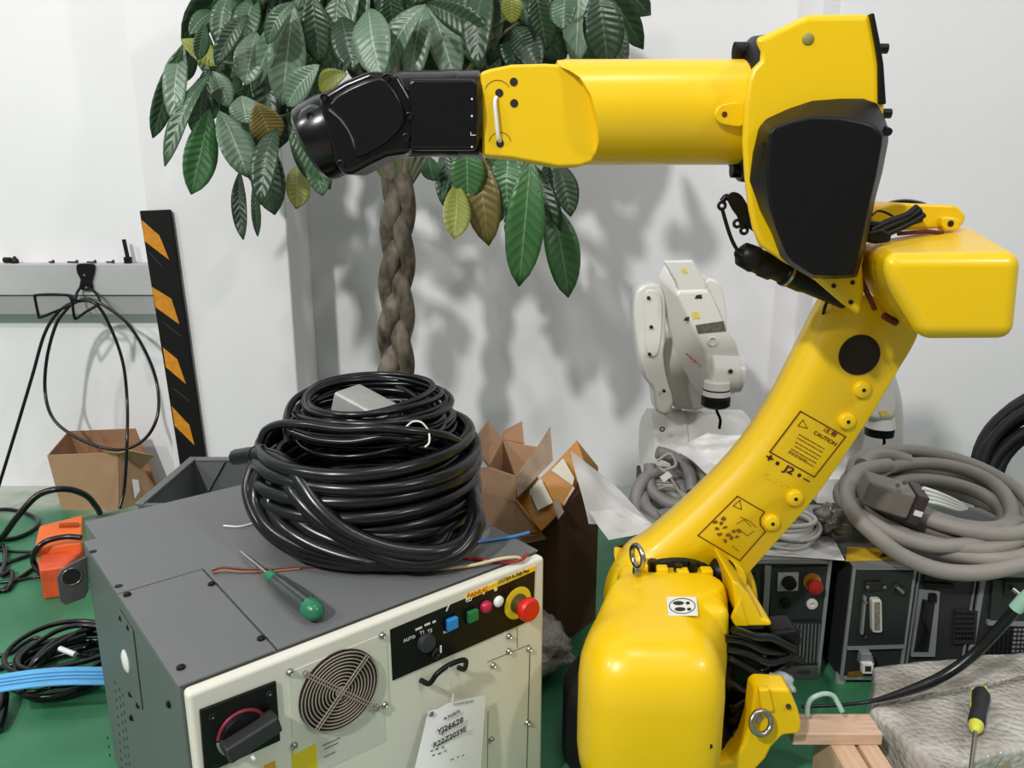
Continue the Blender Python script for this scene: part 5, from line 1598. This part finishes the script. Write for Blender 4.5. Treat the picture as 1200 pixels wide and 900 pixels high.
M().torus(P(776, 503, 2.136), (0, 1, 0), 0.006, 0.002, 14, 6).build('drum_plug', DKST, wr_)

# second white robot, mostly hidden by the yellow arm
w2 = thing('white_robot', 'second white robot arm, half hidden behind the yellow lower arm', 'robot arm', (1.0, 2.3, 0.185))
def W2(m, name, mt=RWHT, bevel=0.006, **k): return m.build(name, mt, w2, bevel=bevel, **k)
W2(M().prism(smooth2([(1000, 470), (1020, 430), (1046, 432), (1058, 460), (1062, 500), (1058, 545), (1040, 560), (1000, 560), (990, 520)], 3), 2.22, 2.36), 'lower_arm', bevel=0.02)
W2(M().prism(smooth2([(1010, 440), (1046, 432), (1054, 450), (1054, 482), (1044, 495), (1016, 492), (1006, 470)], 3), 2.10, 2.24), 'forearm', bevel=0.02)
W2(M().lathe([(0.03, 0.036), (0.0, 0.042), (-0.004, 0.0)], P(1031, 500, 2.14), (0, 0, 1), 28), 'flange_neck', bevel=0)
W2(M().lathe([(0.0, 0.040), (-0.022, 0.039), (-0.024, 0.0)], P(1031, 501, 2.14), (0, 0, 1), 28), 'tool_flange', BLK, 0)
W2(M().tube(smooth([P(1034, 508, 2.14), P(1036, 520, 2.14), P(1028, 532, 2.14), P(1016, 534, 2.15)], 5), 0.0045, 8), 'tool_lead', BLK, 0)
decal([(1030, 482), (1038, 481), (1044, 486), (1034, 489)], 2.098, 'warning_decal', YL, w2)
W2(M().box((0.90, 2.16, 0.186), (1.13, 2.40, 0.27)), 'base')

# ================================================================ DARK CONTROLLERS AT THE RIGHT
DKP = mat('shaded_green_panel', (34, 42, 40), 0.5, var=0.1, scale=6)  # panel colour lowered to hold the deep shade around these units
FRM = mat('shaded_pale_frame', (124, 130, 128), 0.45, var=0.05)  # frame colour darkened for the same shade
DKB = mat('shaded_dark_cabinet', (40, 42, 42), 0.55, var=0.1)  # dark body, darkened further by shade put into its colour
TOPG = mat('grey_unit_top', (128, 130, 126), 0.5, var=0.06, scale=5)
def unit(name, label, x0, x1, y0, y1, z0, z1, fw=0.012):
    t = thing(name, label, 'controller', ((x0 + x1) / 2, (y0 + y1) / 2, 0))
    M().box((x0, y0 + 0.006, z0), (x1, y1, z1 - 0.003)).build('unit_body', DKB, t, bevel=0.003)
    M().box((x0, y0, z1 - 0.003), (x1, y1, z1)).build('unit_top', TOPG, t, bevel=0.001, seg=1)
    for lo, hi in (((x0, y0, z0), (x0 + fw, y0 + .008, z1 - .003)), ((x1 - fw, y0, z0), (x1, y0 + .008, z1 - .003)),
                   ((x0 + fw, y0, z1 - fw - .003), (x1 - fw, y0 + .008, z1 - .003)), ((x0 + fw, y0, z0), (x1 - fw, y0 + .008, z0 + fw))):
        M().box(lo, hi).build('front_frame', FRM, t, bevel=0.0015, seg=1)
    for sx in (x0 + .02, x1 - .02):
        for sy in (y0 + .03, y1 - .03):
            M().cyl((sx, sy, 0), (sx, sy, z0 + .002), 0.012, n=12).build('unit_foot', BLK, t)
    return t
AY = 1.58
uA = unit('compact_controller', 'dark compact controller with a red stop button, right of the yellow robot', 0.455, 0.706, AY, 1.84, 0.012, 0.302, 0.009)
def onA(u, v): return P(u, v, AY)
def lA(prof, u, v, mt, nm, n=22): return M().lathe(prof, onA(u, v), (0, -1, 0), n).build(nm, mt, uA)
M().prism([(904, 666), (969, 664), (962, 726), (902, 727)], AY - 0.001, AY + 0.006).build('control_panel', DKP, uA)
M().prism([(897, 664), (904, 664), (896, 790), (890, 790)], AY - 0.002, AY + 0.005).build('front_frame', FRM, uA)
swp = M().prism([(912, 672), (936, 671.5), (935, 692), (911, 693)], AY - 0.005, AY).build('switch_plate', mat('pale_switch_plate', (170, 174, 170), 0.45), uA)
M().lathe([(0, 0.016), (0.012, 0.0145), (0.013, 0)], P(924, 682, AY - .004), (0, -1, 0), 22).build('switch_knob', BLK, swp)
lA([(0, 0.020), (0.004, 0.020), (0.005, 0)], 951, 681, mat('amber_ring', (168, 116, 36), 0.5), 'stop_ring')
lA([(0, 0.010), (0.018, 0.010), (0.02, 0.016), (0.028, 0.016), (0.032, 0)], 951, 682, mat('shaded_red_button', (150, 28, 22), 0.4), 'stop_button')  # button red dimmed to carry the shade it stands in
lA([(0, 0.012), (0.006, 0.012), (0.008, 0)], 920, 705, BLK, 'round_button')
lA([(0, 0.0125), (0.006, 0.012), (0.007, 0.006), (0.003, 0.005), (0.003, 0)], 951, 707, mat('pale_ring', (198, 200, 196), 0.4), 'key_switch')
for k in range(9):
    u = 926 + 4.2 * k
    M().prism([(u, 731), (u + 1.8, 731), (u - 1.0, 777), (u - 2.8, 777)], AY - 0.0015, AY + 0.003).build('vent_slat', mat('slat_grey', (92, 96, 94), 0.5), uA)
M().prism([(920, 728), (963, 727), (958, 781), (914, 782)], AY - 0.0005, AY + 0.006).build('vent_back', mat('vent_dark', (26, 28, 28), 0.6), uA)
M().prism([(912, 781), (958, 780), (957, 796), (911, 797)], AY - 0.0010, AY + 0.006).build('name_plate', mat('grey_name_plate', (104, 106, 104), 0.5), uA)
lettering('plate_lettering', 'A05B', 0.0125, frame(P(942, 788, AY - .0014), (1, 0, 0), (0, -1, 0)), PRINT, uA, sx=1.1)
M().prism([(868, 668), (889, 667), (886, 700), (868, 706)], AY - .0008, AY + .005).build('card_slot', DKP, uA)
for k in range(4):
    M().prism([(876, 671 + 5 * k), (886, 671 + 5 * k), (886, 673.5 + 5 * k), (876, 673.5 + 5 * k)], AY - .002, AY).build('slot_tooth', BLK, uA)

BY = 1.56
uB = unit('narrow_controller', 'narrow dark controller with a tall white connector, between the other dark controllers', 0.744, 0.884, BY, 1.90, 0.012, 0.296, 0.0075)
M().prism([(1004, 668), (1070, 671), (1059, 758), (993, 760)], BY - .001, BY + .006).build('connector_panel', DKP, uB)
M().prism([(993, 758), (1060, 756), (1060, 760), (993, 762)], BY - .003, BY + .006).build('front_frame', FRM, uB)
cn = M().prism(rrect(1022, 703, 1034, 742, 3), BY - 0.016, BY)
cn.v = [V((p.x - (p.z - 0.20) * 0.02, p.y, p.z)) for p in cn.v]
con = cn.build('multi_pin_connector', mat('ivory_connector', (202, 200, 188), 0.45), uB, bevel=0.003)
M().prism(rrect(1024.5, 706, 1031.5, 739, 1.5), BY - 0.0165, BY - 0.015).build('pin_field', mat('pin_grey', (120, 116, 108), 0.6, var=0.5, scale=260), con)
M().prism([(1013, 700), (1016, 700), (1012, 744), (1009, 744)], BY - 0.010, BY).build('latch_lever', FRM, uB, bevel=0.001)
for v in (703, 744):
    M().lathe([(0, .004), (.012, .004), (.013, 0)], P(1012, v, BY), (0, -1, 0), 10).build('latch_screw', STEEL, uB)
ds = M().prism([(1014, 683), (1034, 682), (1035, 692), (1015, 694)], BY - 0.008, BY).build('serial_port', DKST, uB, bevel=0.002)
for u, v in ((1014, 685), (1034, 685)):
    M().lathe([(0, .004), (.012, .004), (.013, 0)], P(u, v, BY), (0, -1, 0), 10).build('port_screw', STEEL, ds)
M().lathe([(0, .012), (.004, .012), (.005, .008), (.004, 0)], P(1055, 692, BY), (0, -1, 0), 16).build('lock_plate', DKST, uB)
M().tube([P(1050, 687, BY - .012), P(1058, 694, BY - .012)], .005, 10).build('lock_key', STEEL, uB)
pl_ = M().prism([(1010, 766), (1022, 766), (1026, 780), (1008, 780)], BY - .02, BY).build('power_plug', FRM, uB, bevel=.003)
M().prism([(1011, 778), (1024, 778), (1024, 790), (1011, 790)], BY - .03, BY - .015).build('plug_face', WHT, pl_, bevel=.002)
M().prism([(1014, 781), (1021, 781), (1021, 787), (1014, 787)], BY - .0308, BY - .029).build('plug_slot', PRINT, pl_)
M().tube(smooth([P(1021, 768, BY - .015), P(1028, 778, BY - .02), P(1029, 790, BY - .02), P(1026, 800, BY - .01)], 5), .0028, 8).build('plug_lead', BLK, uB)
M().prism([(995, 789), (1012, 787), (1012, 792), (994, 794)], BY - .0012, BY + .004).build('amber_label', mat('dim_amber', (128, 92, 34), 0.5), uB)
ytop = [G(991, 658, .2965), G(1055, 656, .2965), G(1048, 643, .2965), G(993, 641, .2965)]
yl = M().loft([ytop, [p + V((0, 0, .0008)) for p in ytop]]).build('warning_label', mat('yellow_warning_label', (216, 176, 34), 0.5, var=0.08, scale=60), uB)
mk = [G(1030, 653, .2975), G(1041, 652, .2975), G(1036, 647, .2975)]
M().loft([mk, [p + V((0, 0, .0004)) for p in mk]]).build('warning_triangle', PRINT, yl)
M().cyl((0.752, 1.575, 0), (0.752, 1.575, 0.02), 0.012, n=14).build('unit_foot', mat('grey_foot', (150, 156, 152), 0.5), uB)

uC = unit('slotted_controller', 'dark controller unit with a cable slot, third from the yellow robot', 0.892, 1.022, 1.566, 1.90, 0.012, 0.280, 0.004)
CY = 1.566
sf = M().prism([(1078, 692), (1102, 694), (1096, 770), (1068, 770)], CY - .004, CY + .004).build('slot_frame', FRM, uC, bevel=.001)
M().prism([(1081, 702), (1096, 706), (1088, 764), (1071, 764)], CY - .0052, CY - .003).build('slot_opening', mat('slot_dark', (24, 24, 26), .6), sf)
M().prism([(1090, 697), (1098, 697), (1098, 706), (1089, 706)], CY - .012, CY - .003).build('slot_block', BLK, sf)
M().tube(smooth([P(1085, 706, CY - .01), P(1082, 725, CY - .016), P(1086, 742, CY - .012), P(1078, 760, CY - .012)], 5), .004, 8).build('slot_cable', CBL, sf)
for k in range(2):
    M().prism([(1083, 675 + 8 * k), (1118, 677 + 8 * k), (1118, 682 + 8 * k), (1083, 680 + 8 * k)], CY - .001, CY + .003).build('cover_slot', BLK, uC)
fanp = M().prism([(1120, 716), (1146, 716), (1143, 755), (1117, 755)], CY - .001, CY + .004).build('fan_panel', mat('vent_dark2', (34, 36, 36), .6), uC)
for r_ in range(6):
    for c_ in range(6):
        p = P(1122 + 3.8 * c_ - .4 * r_, 719 + 5.8 * r_, CY - .001)
        M().box(p - V((.0022, .001, .003)), p + V((.0022, .001, .003))).build('fan_hole', BLK, fanp)
uD = unit('vented_controller', 'dark controller with a white perforated grille at the right edge', 1.030, 1.42, 1.566, 1.92, 0.012, 0.280, 0.012)
M().prism([(1164, 680), (1230, 682), (1225, 728), (1160, 726)], CY - .001, CY + .006).build('control_panel', DKP, uD)
M().prism([(1158, 728), (1230, 730), (1228, 735), (1158, 733)], CY - .003, CY + .006).build('front_frame', FRM, uD)
for r_ in range(9):
    for c_ in range(10):
        p = P(1160 + 5 * c_ - .5 * r_, 738 + 5 * r_, CY - .001)
        M().box(p - V((.0026, .0012, .0026)), p + V((.0026, .0012, .0026))).build('grille_bar', DKST if c_ < 6 else FRM, uD)
kp = M().prism([(1178, 682), (1204, 683), (1203, 700), (1177, 699)], CY - .006, CY).build('switch_plate', DKST, uD)
M().tube([P(1186, 690, CY - .01), P(1195, 697, CY - .02)], .006, 10).build('switch_key', STEEL, kp)
lb_ = [G(1110, 660, .2805), G(1122, 661, .2805), G(1124, 656, .2805), G(1112, 654.5, .2805)]
M().loft([lb_, [p + V((0, 0, .0008)) for p in lb_]]).build('orange_label', mat('orange_label', (206, 140, 70), .5), uC)

# ================================================================ GREY CABLE COILS
GCB = mat('grey_cable', (142, 136, 130), 0.55, var=0.08, scale=12)
GCB2 = mat('grey_cable_dark', (120, 118, 116), 0.55, var=0.1, scale=12)
gc = thing('grey_cable_coil', 'thick grey cable coil with a large plug, lying on the right dark controllers', 'cable', (1.02, 1.75, .30))
random.seed(31)
for k, (R, dz, dx) in enumerate(((.205, 0, 0), (.175, 0, .01), (.145, .002, .015), (.205, .032, .004), (.172, .033, .01), (.190, .060, .012), (.150, .050, .02), (.212, .020, .02), (.12, .02, .03))):
    c = V((1.02 + dx, 1.765, 0))
    M().tube(ringpts(c, R, .335 + dz, (random.uniform(-.05, .02), .14 + random.uniform(-.03, .04)), .008, n=52), .0165, 12, closed=True).build('cable_turn', GCB, gc)
def gstr(pts, r, par, m=GCB, name='cable_strand'):
    return M().tube(smooth([P(*p) for p in pts], 7), r, 12).build(name, m, par)
gstr([(1040, 545, 1.86), (1008, 552, 1.76), (994, 575, 1.68), (1000, 600, 1.60), (1020, 622, 1.55), (1055, 650, 1.52), (1100, 668, 1.515), (1150, 671, 1.52), (1205, 660, 1.54)], .0175, gc)
gstr([(1000, 590, 1.64), (1012, 606, 1.60), (1050, 628, 1.57), (1100, 640, 1.56), (1160, 632, 1.58), (1192, 610, 1.64)], .0165, gc)
gstr([(1010, 545, 1.80), (1022, 535, 1.86), (1042, 534, 1.92), (1065, 540, 1.92)], .0175, gc)
gp_ = P(1040, 580, 1.62)
RP = Matrix.Rotation(radians(-14), 3, 'Z') @ Matrix.Rotation(radians(14), 3, 'Y')
hood = M().box(gp_ + V((-.055, -.040, -.030)), gp_ + V((.045, .040, .030)), RP, gp_).build('plug_hood', mat('grey_hood', (112, 106, 100), 0.5, var=0.12, scale=20), gc, bevel=.008)
ge_ = gp_ + RP @ V((.056, 0, 0))
M().box(ge_ + V((-.012, -.044, -.034)), ge_ + V((.012, .044, .034)), RP, ge_).build('plug_insert', mat('dark_purple_insert', (58, 42, 48), .5), hood, bevel=.003)
g3 = gp_ + RP @ V((.058, -.0445, -.006))
M().box(g3 + V((-.009, -.0012, -.006)), g3 + V((.008, .001, .006)), RP, g3).build('plug_sticker', WHT, hood)
for u, v in ((1052, 569), (1060, 566)):
    M().cyl(P(u, v, 1.572), P(u, v, 1.56), .005, n=10).build('hood_screw', DKST, hood)
for k in range(4):
    gstr([(1082, 572 + 5 * k, 1.60), (1100, 578 + 4 * k, 1.61), (1122, 588 + 3 * k, 1.63), (1132, 596, 1.66)], .0042, gc, WHT, 'plug_lead')

# left grey cable tangle in front of the white robot
gl = thing('grey_cable_tangle', 'tangle of thick grey cables in front of the white robot base', 'cable', (.47, 2.02, .19))
for pts in ([(744, 610, 1.92), (747, 575, 1.96), (762, 556, 2.0), (785, 556, 2.02), (802, 575, 2.0), (798, 596, 1.94), (770, 606, 1.90)],
            [(762, 545, 2.02), (762, 570, 1.98), (780, 588, 1.94), (806, 592, 1.92), (836, 588, 1.94), (860, 575, 1.98)],
            [(752, 580, 1.97), (760, 598, 1.92), (785, 612, 1.90), (815, 614, 1.90), (845, 600, 1.93)],
            [(746, 600, 1.94), (760, 612, 1.90), (785, 624, 1.88), (812, 626, 1.88)],
            [(790, 545, 2.02), (806, 536, 2.04), (822, 545, 2.0), (828, 568, 1.96), (822, 590, 1.93)],
            [(770, 530, 2.02), (786, 535, 2.02), (806, 550, 2.0), (812, 575, 1.96)],
            [(812, 560, 2.0), (822, 540, 2.03), (845, 540, 2.03), (852, 565, 2.0)],
            [(748, 590, 1.98), (770, 576, 1.98), (790, 580, 1.97), (806, 604, 1.92)]):
    gstr(pts, .0175, gl, GCB2)
for pts in ([(772, 548, 1.955), (782, 555, 1.945), (795, 575, 1.93), (808, 592, 1.91)], [(770, 540, 1.97), (785, 532, 1.97), (792, 545, 1.95), (775, 552, 1.95)], [(772, 573, 1.95), (785, 570, 1.94), (800, 578, 1.93), (806, 584, 1.92)]):
    gstr(pts, .0042, gl, GCB, 'thin_lead')
M().loft([[P(u, v, 1.935) for u, v in ((773, 559), (783, 552), (788, 558), (778, 565))], [P(u, v, 1.933) for u, v in ((773, 559), (783, 552), (788, 558), (778, 565))]]).build('paper_label', WHT, gl)
M().prism([(748, 618), (756, 616), (766, 620), (764, 628), (750, 626)], 1.86, 1.89).build('cable_plug', BLK, gl, bevel=.004)

# white plastic bag over the cables
wb_ = patch([(791, 527, 1.95), (828, 508, 2.0), (880, 512, 1.98), (838, 562, 1.90)], 9, 9, 0.012, 8).build('plastic_bag', mat('white_bag', (226, 226, 224), .35, var=.0, rgb2=(176, 174, 174), scale=9, bump=.3, bscale=20, bdist=.01))
tag(wb_, 'crumpled white plastic bag lying over the grey cables below the white robot', 'bag')
# thin cables and paper on the first dark controller
tp = [G(888, 650, .304), G(990, 657, .304), G(972, 622, .304), G(905, 618, .304)]
pp = M().loft([tp, [p + V((0, 0, .0012)) for p in tp]]).build('paper_sheet', PAPER)
tag(pp, 'white paper sheet lying on top of the dark controller with the red button', 'paper')
tcn = thing('thin_grey_cables', 'loops of thin pale grey cable on the paper behind the yellow lower arm', 'cable', G(920, 635, .306))
random.seed(14)
c = G(915, 628, .31)
for k in range(8):
    M().tube(ringpts(c + V((random.uniform(-.015, .015), random.uniform(-.01, .02), 0)), random.uniform(.065, .095), .312 + .007 * k, (random.uniform(-.1, .1), random.uniform(-.05, .15)), .008), random.choice((.0045, .0055)), 8, closed=True).build('cable_turn', mat('pale_grey_cable', (176, 174, 170), .5), tcn)

# ================================================================ CLEAR WRAP, PACKAGES, TIMBER
def crumple(name, c, size, seed, m, label, n=3, amp=.35):
    bm_ = bmesh.new()
    bmesh.ops.create_icosphere(bm_, subdivisions=n, radius=1.0)
    random.seed(seed)
    from mathutils import noise
    for v in bm_.verts:
        d = 1 + amp * noise.noise(v.co * 2.3 + V((seed, 0, 0))) + amp * .6 * noise.noise(v.co * 6 + V((0, seed, 0)))
        v.co = V((v.co.x * size[0] * d, v.co.y * size[1] * d, v.co.z * size[2] * d))
    zmin = min(v.co.z for v in bm_.verts)
    for v in bm_.verts: v.co.z -= zmin
    me = bpy.data.meshes.new(name); bm_.to_mesh(me); bm_.free()
    me.shade_smooth()
    me.materials.append(m)
    o_ = bpy.data.objects.new(name, me); o_.location = c
    COL.objects.link(o_)
    return tag(o_, label, 'plastic wrap')
CLR = mat('clear_wrap', (226, 230, 230), .1, var=.0, rgb2=(150, 154, 154), scale=22, trans=.3, spec=.8)
BAGD = mat('grey_film', (132, 126, 118), .2, var=0, rgb2=(60, 54, 50), scale=24, trans=.15, spec=.8)
crumple('crumpled_wrap', P(911, 809, 1.235) , (.028, .022, .016), 4, CLR, 'small crumpled clear wrap on the yellow robot foot')
crumple('crumpled_film', G(975, 628, .304), (.050, .045, .032), 9, BAGD, 'dark crumpled plastic film bag beside the thick grey cable coil', 4, .35)

def bubble_material():
    m = bpy.data.materials.new('bubble_wrap')
    m.use_nodes = True
    nt = m.node_tree
    b = nt.nodes['Principled BSDF']
    tc = nt.nodes.new('ShaderNodeTexCoord')
    vo = nt.nodes.new('ShaderNodeTexVoronoi'); vo.inputs['Scale'].default_value = 85
    nt.links.new(tc.outputs['Object'], vo.inputs['Vector'])
    nz = nt.nodes.new('ShaderNodeTexNoise'); nz.inputs['Scale'].default_value = 9; nz.inputs['Detail'].default_value = 6
    nt.links.new(tc.outputs['Object'], nz.inputs['Vector'])
    rp = nt.nodes.new('ShaderNodeValToRGB')
    rp.color_ramp.elements[0].position = .35; rp.color_ramp.elements[0].color = (*lin((150, 144, 134)), 1)
    rp.color_ramp.elements[1].position = .68; rp.color_ramp.elements[1].color = (*lin((198, 194, 186)), 1)
    nt.links.new(nz.outputs['Fac'], rp.inputs[0])
    nt.links.new(rp.outputs[0], b.inputs['Base Color'])
    b.inputs['Roughness'].default_value = .18
    ad = nt.nodes.new('ShaderNodeMath'); ad.operation = 'ADD'
    nt.links.new(vo.outputs['Distance'], ad.inputs[0])
    ad.inputs[1].default_value = 0.0
    b.inputs['Coat Weight'].default_value = 0.5
    bpinv = True
    bp = nt.nodes.new('ShaderNodeBump'); bp.invert = True; bp.inputs['Strength'].default_value = .8; bp.inputs['Distance'].default_value = .004
    nt.links.new(ad.outputs[0], bp.inputs['Height'])
    nt.links.new(bp.outputs[0], b.inputs['Normal'])
    return m
BUB = bubble_material()
o_ = crumple('bubble_wrap_bundle', V((.035, 1.60, 0)), (.10, .09, .07), 15, BUB, 'crumpled bubble wrap bundle on the floor between cabinet and yellow robot', 4, .3)
KRAFT = mat('kraft_board', (172, 148, 120), .8, var=.08, scale=10)
def package(name, label, quad_, z):
    t = thing(name, label, 'package', sum((V((*q, 0)) for q in quad_), V()) / 4)
    M().loft([[V((x, y, 0)) for x, y in quad_], [V((x, y, z - .004)) for x, y in quad_]]).build('box', KRAFT, t, bevel=.004)
    # wrap: slightly larger, rippled shell
    from mathutils import noise
    c = sum((V((*q, 0)) for q in quad_), V()) / 4
    a, b, d2, e = [V((*q, 0)) for q in quad_]
    rows = []
    prof_ = [(0.0, 1.012, .004), (0.0, 1.012, z * .35), (0.0, 1.012, z * .7), (0.0, 1.008, z - .004), (0.0, .99, z + .002)]
    NS = 26
    def rim(s_, z_):
        out = []
        q4 = [a, b, d2, e]
        for k in range(4):
            p0, p1 = q4[k], q4[(k + 1) % 4]
            for i in range(NS):
                p = p0.lerp(p1, i / NS)
                p = c + (p - c) * s_
                n_ = noise.noise(V((p.x * 14, p.y * 14, z_ * 14))) * .006
                dr = (p - c).normalized()
                out.append(V((p.x + dr.x * n_, p.y + dr.y * n_, z_ + noise.noise(V((p.x * 11, p.y * 11, 3))) * .003)))
        return out
    loops = [rim(s_, z_) for _, s_, z_ in prof_]
    for k in range(7):
        s_ = .97 - .16 * k
        loops.append([V((p.x, p.y, z + .003 + .004 * (noise.noise(V((p.x * 16, p.y * 16, 7))) + .3))) for p in rim(max(s_, .01), z)])
    M().loft(loops, False, True).build('bubble_wrap', BUB, t, ang=70)
    return t
package('wrapped_package', 'low bubble wrapped package at the bottom right corner, under the black screwdriver', [(.735, 1.150), (1.30, 1.302), (1.262, 1.462), (.691, 1.313)], .12)
package('wrapped_package', 'bubble wrapped package behind, below the slotted dark controller', [(.712, 1.345), (1.30, 1.50), (1.30, 1.548), (.77, 1.470)], .105)

WOOD = mat('pale_timber', (218, 186, 160), .7, var=.0, rgb2=(198, 162, 136), scale=5, stretch=(2, 30, 30), bump=.15, bscale=30)
wbk = M().box((.498, 1.193, .137), (.656, 1.249, .160)).build('timber_block', WOOD, bevel=.002)
tag(wbk, 'short pale timber batten lying across the upright boards beside the yellow robot', 'timber')
WOOD2 = mat('pale_timber_board', (216, 184, 154), .7, var=.0, rgb2=(196, 160, 130), scale=5, stretch=(30, 2, 30), bump=.15, bscale=30)
b1 = M().box((.566, .93, 0), (.609, 1.26, .1365)).build('timber_board', WOOD2, bevel=.002)
tag(b1, 'pale timber board under the batten, nearer the yellow robot', 'timber')
b1 = M().box((.616, .93, 0), (.650, 1.26, .1365)).build('timber_board', WOOD2, bevel=.002)
tag(b1, 'pale timber board under the batten, nearer the wrapped package', 'timber')
lpz = M().tube(smooth([P(946, 838, 1.225), P(947, 826, 1.225), P(952, 818, 1.225), P(965, 813, 1.225), P(976, 815, 1.225), P(982, 824, 1.22), P(987, 834, 1.215)], 6), .0045, 8).build('plastic_loop', mat('pale_green_film', (176, 206, 198), .35, var=.1, scale=40, trans=.2))
tag(lpz, 'pale green plastic strap loop standing on the timber batten', 'strap')
bcb = thing('black_power_cable', 'black cable rising over the wrapped packages towards the right edge', 'cable', P(1100, 794, 1.34))
pts = smooth([P(940, 828, 1.30), P(985, 826, 1.31), P(1020, 822, 1.32), P(1060, 811, 1.33), P(1100, 795, 1.34), P(1140, 768, 1.34), P(1172, 735, 1.33), P(1192, 712, 1.32)], 6)
nn = len(pts)
M().tube(pts, [.0032 + .0068 * max(0, min(1, (i - nn * .25) / (nn * .25))) for i in range(nn)], 10).build('cable_run', CBL, bcb)
M().tube([P(1190, 714, 1.32), P(1200, 703, 1.315), P(1216, 688, 1.31)], .0125, 12).build('cable_sleeve', mat('pale_green_sleeve', (150, 190, 170), .4), bcb)

s2 = thing('screwdriver', 'screwdriver with a black and yellow handle lying on the wrapped package', 'screwdriver', G(1145, 850, .12))
h0, h1, tip = G(1150, 811, .150), G(1143, 856, .146), G(1136, 915, .138)
d_ = (h1 - h0); L_ = d_.length
M().lathe([(-.002, .006), (0, .0125), (.012, .0165), (.03, .0160), (L_ * .55, .0135), (L_ * .8, .0145), (L_ * .86, .012)], h0, d_, 24).build('handle', mat('black_grip', (34, 35, 36), .55), s2)
YG = mat('yellow_grip', (206, 206, 70), .45)
M().lathe([(L_ * .84, .0125), (L_ * .93, .0118), (L_, .008), (L_ + .004, 0.004)], h0, d_, 20).build('handle_collar', YG, s2)
M().tube([h0 + V((-.0135, .006, .003)), h0.lerp(h1, .15) + V((-.0165, 0, .003)), h0.lerp(h1, .45) + V((-.0140, 0, .003))], .0028, 8).build('handle_stripe', YG, s2)
M().tube([h0 + V((.010, .006, .008)), h0.lerp(h1, .15) + V((.0135, 0, .009)), h0.lerp(h1, .35) + V((.012, 0, .008))], .0024, 8).build('handle_stripe', YG, s2)
M().tube([h1, tip], .0035, 10).build('shaft', STEEL, s2)

# black cable coil standing at the right edge
bcl = thing('black_cable_coil', 'upright coil of black cable leaning by the wall at the right edge', 'cable', (1.62, 2.15, 0))
random.seed(77)
for k in range(14):
    ax_ = V((-.85 + random.uniform(-.12, .12), -.75, .25 + random.uniform(-.1, .1)))
    R = .262 - .017 * (k % 4) + random.uniform(-.012, .008)
    c = V((1.60 + .012 * (k // 2) + random.uniform(-.015, .015), 2.08 + .020 * (k // 2) + random.uniform(-.006, .006), R + .018))
    M().torus(c, ax_, R, .0155, 44, 10).build('cable_turn', RUB, bcl)
